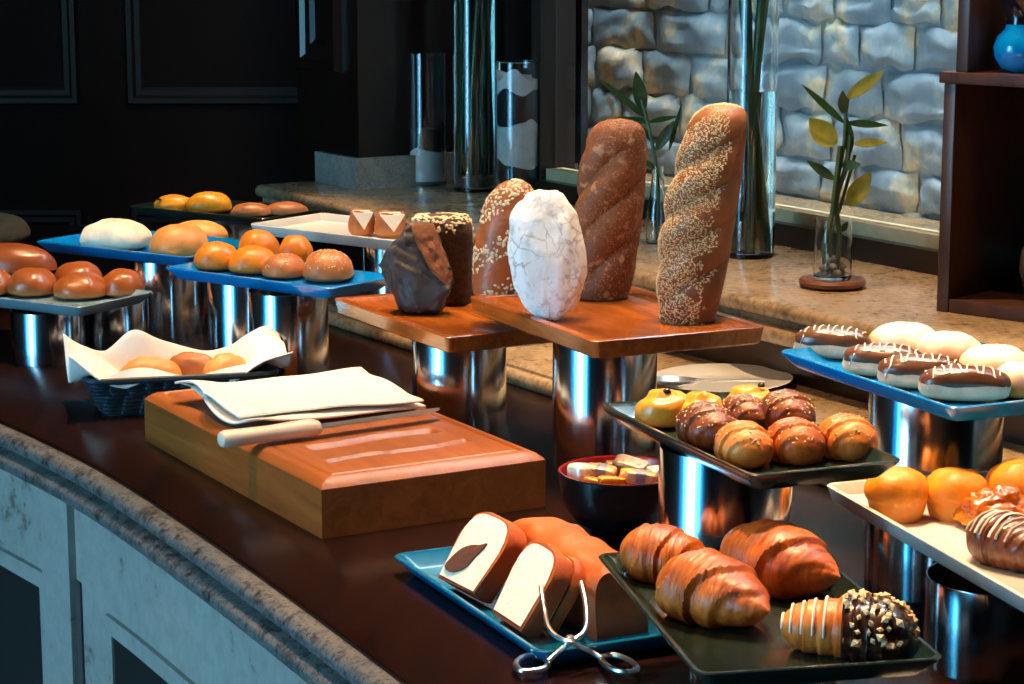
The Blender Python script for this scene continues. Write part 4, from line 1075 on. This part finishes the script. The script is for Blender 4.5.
# slim bottle with leaves between the loaves
p6 = G(657, 243, ZL); s6 = FPX / DEP(p6)
pl = thing('leaf_sprig', 'dark-leaved bamboo sprig in a slim glass bottle between the tall loaves', 'plant', p6)
obj('glass_bottle', MB().lathe([(.0001, 0), (.017, 0), (.0185, .002), (.0185, .045), (.013, .075), (.0095, .11), (.0095, .125), (.0083, .125), (.0083, .11), (.0118, .075), (.0172, .045), (.0172, .004), (.0001, .003)], 36), 'glass', pl)
def P6(px, py, dy=0): return V((px - 657) / s6, dy, (243 - py) / s6)
obj('stem', MB().tube(smooth_path([P6(657, 240), P6(658, 200), P6(655, 165), P6(648, 130), P6(640, 100)], 5), .003, 8), 'stem', pl)
for k, (b_, t_, w_) in enumerate((((645, 118), (597, 78), .0065), ((642, 112), (634, 72), .013), ((648, 122), (676, 117), .005), ((655, 150), (672, 120), .010), ((652, 140), (632, 122), .006), ((668, 150), (680, 105), .004), ((654, 168), (640, 158), .005), ((650, 122), (612, 118), .006))):
    obj('leaf', leaf_mesh(P6(*b_), P6(*t_, -.012 + .012 * (k % 3)), w_, 0), 'leaf', pl)
# ------------------------------------------------------------------ shelf unit at right
cu = V(.73, -.68, 0).normalized(); cn = V(.68, .73, 0).normalized(); c0 = G(936, 311, ZL)
r = thing('shelf_cabinet', 'dark brown open shelf cabinet standing on the ledge at right', 'shelf', c0, atan2(cu.y, cu.x))
WD, DP = .52, .24; h1 = .304
sh = 'shelfwood'
obj('side_panel', MB().bbox((.009, DP / 2, h1 / 2), (.018, DP, h1), .0015), sh, r)
obj('side_panel', MB().bbox((WD - .009, DP / 2, h1 / 2), (.018, DP, h1), .0015), sh, r)
obj('shelf', MB().bbox((WD / 2, DP / 2, h1 + .0075), (WD + .012, DP + .008, .015), .002), sh, r)
obj('shelf', MB().bbox((WD / 2, DP / 2, .009), (WD - .037, DP - .002, .018), .0015), sh, r)
obj('side_panel', MB().bbox((.024, DP / 2, h1 + .015 + .25), (.018, DP - .006, .5), .0015), sh, r)
obj('back_panel', MB().box((WD / 2, DP - .006, h1 / 2), (WD - .037, .01, h1 - .002)), sh, r)
obj('back_panel', MB().box((WD / 2, DP - .006, h1 + .015 + .25), (WD - .06, .01, .49)), sh, r)
CM = Matrix.Translation(c0) @ Matrix.Rotation(atan2(cu.y, cu.x), 4, 'Z')
pv = CM @ V(.078, .055, h1 + .0152)
q = thing('blue_globe_vase', 'blue shiny glass globe vase in the upper right shelf', 'vase', pv)
obj('globe', MB().lathe([(.0001, 0), (.014, .0), (.024, .006), (.032, .018), (.0345, .032), (.030, .046), (.020, .056), (.0185, .062), (.0165, .062), (.018, .055), (.0001, .05)], 40), plain('blue glass glaze', srgb(0, 140, 200), .1, 0, .8), q)
obj('flared_neck', MB().lathe([(.0185, .061), (.017, .068), (.022, .085), (.027, .095), (.0258, .095), (.0205, .085), (.0155, .068), (.017, .061)], 36), plain('dark glass neck', srgb(24, 22, 30), .12, 0, .6), q)
pv = CM @ V(.150, .056, .0182)
q = thing('striped_pot', 'dark round pot at the right border in the lower shelf', 'pot', pv)
obj('pot_body', MB().lathe([(.0001, 0), (.03, 0), (.045, .02), (.052, .045), (.05, .07), (.038, .095), (.028, .105), (.026, .105), (.036, .094), (.0001, .09)], 48), plain('dark glazed pot', srgb(74, 60, 48), .25, 0, .4, .3, 40), q)
obj('rim', MB().tube([V(.028 * cos(i * pi / 16), .028 * sin(i * pi / 16), .106) for i in range(33)], .003, 8), 'wicker', q)
# straw basket at far left behind the rolls
q = thing('straw_basket', 'dull brown round basket at the far left border behind the oval loaf', 'bread', G(-16, 246, 0))
obj('crust', blob(.095, .095, .068, 77, amp=.03, flat=.6), plain('dull straw brown', srgb(120, 86, 54), .8, 0, 0, .2, 60, .5), q)  # basket shaped as a plain straw-coloured dome
# ------------------------------------------------------------------ light
S.view_settings.view_transform = 'Standard'; S.view_settings.look = 'None'; S.view_settings.gamma = 1; S.view_settings.use_curve_mapping = False
S.view_settings.exposure = 0.0
w = bpy.data.worlds.new('night'); S.world = w; w.use_nodes = True
w.node_tree.nodes['Background'].inputs[0].default_value = (.012, .02, .03, 1); w.node_tree.nodes['Background'].inputs[1].default_value = .3
def aim(o, tgt):
    o.rotation_euler = (Vector(tgt) - o.location).to_track_quat('-Z', 'Y').to_euler()
def area(name, loc, tgt, sx, sy, power, col):
    l = bpy.data.lights.new(name, 'AREA'); l.shape = 'RECTANGLE'; l.size = sx; l.size_y = sy; l.energy = power; l.color = col
    o = link(bpy.data.objects.new(name, l)); o.location = loc; aim(o, tgt); return o
def spot(name, loc, tgt, power, size, blend, col, rad=.04):
    l = bpy.data.lights.new(name, 'SPOT'); l.energy = power; l.spot_size = radians(size); l.spot_blend = blend; l.color = col; l.shadow_soft_size = rad
    o = link(bpy.data.objects.new(name, l)); o.location = loc; aim(o, tgt); return o
BLUE = (.36, .76, 1.0); WARM = (1.0, .64, .34)
# daylight in the tall glazed opening of the left wall: a bright gap of sky and the bluer shade beside it
area('daylight_window', (-3.34, .45, .5), (0, 1.9, .5), .7, 2.7, 46, (.70, .92, 1.0))
area('daylight_sky', (-3.36, .35, .5), (0, 1.9, .5), 2.2, 2.7, 84, (.12, .66, 1.0))
area('daylight_shade', (-3.38, .4, .5), (0, 1.6, .5), 3.3, 2.7, 40, (.0, .38, 1.0))
# ceiling downlights over the back of the buffet, plus added fill spots marked below
spot('downlight_or_fill', (.0, 3.0, 2.2), (.14, 2.77, .2), 215, 44, .6, WARM)
spot('downlight_or_fill', (.40, 2.6, 2.2), (.46, 2.27, .1), 240, 36, .6, WARM)
spot('downlight_or_fill', (.06, 2.4, 2.2), (.17, 1.98, .1), 265, 34, .6, WARM)
spot('downlight_or_fill', (-.55, 3.5, 2.2), (-.44, 3.36, .1), 260, 38, .6, WARM)
spot('downlight_or_fill', (-.55, 4.45, 2.2), (-.47, 4.0, .15), 260, 18, .8, WARM)
spot('downlight_or_fill', (-.48, 3.05, 2.2), (-.17, 2.58, 0), 50, 25, .6, WARM)
spot('downlight_or_fill', (-1.1, 1.95, 2.2), (-.22, 2.54, .05), 90, 12, .5, WARM)  # added fill, puts warm light on the bread board's left face
spot('downlight_or_fill', (-.95, 1.45, 2.2), (.22, 1.95, .12), 60, 16, .6, WARM)  # added fill from the front left for the two green trays
spot('downlight_or_fill', (-.8, 1.6, 2.2), (.46, 2.32, .2), 60, 13, .6, WARM)  # added fill from the front left for the eclair tray
spot('downlight_or_fill', (-.75, 1.9, 2.2), (.06, 2.80, .25), 75, 16, .6, WARM)  # added fill, warms the left sides of the standing loaves
spot('downlight_or_fill', (-1.3, 2.7, 2.2), (-.42, 3.35, .14), 75, 18, .6, WARM)  # added fill from the left for the bun trays
spot('downlight_or_fill', (.36, 2.35, 2.1), (.72, 3.08, .25), 34, 22, .5, WARM)  # unseen lamp added to brighten the inside of the shelf cabinet
spot('downlight_or_fill', (.60, 3.25, 2.2), (.55, 3.25, .1), 50, 50, .8, (1, .70, .40))
# light on the whitewashed wall outside: sky from above, a warm lamp grazing the stones
area('daylight_outside', L(-.1, .52, 2.2), L(-.1, .78, .6), 3.4, .2, 95, (.50, .80, 1.0))
area('wall_washer', L(.1, .70, 2.25), L(.1, .78, .4), 3.0, .06, 48, (1, .74, .46))
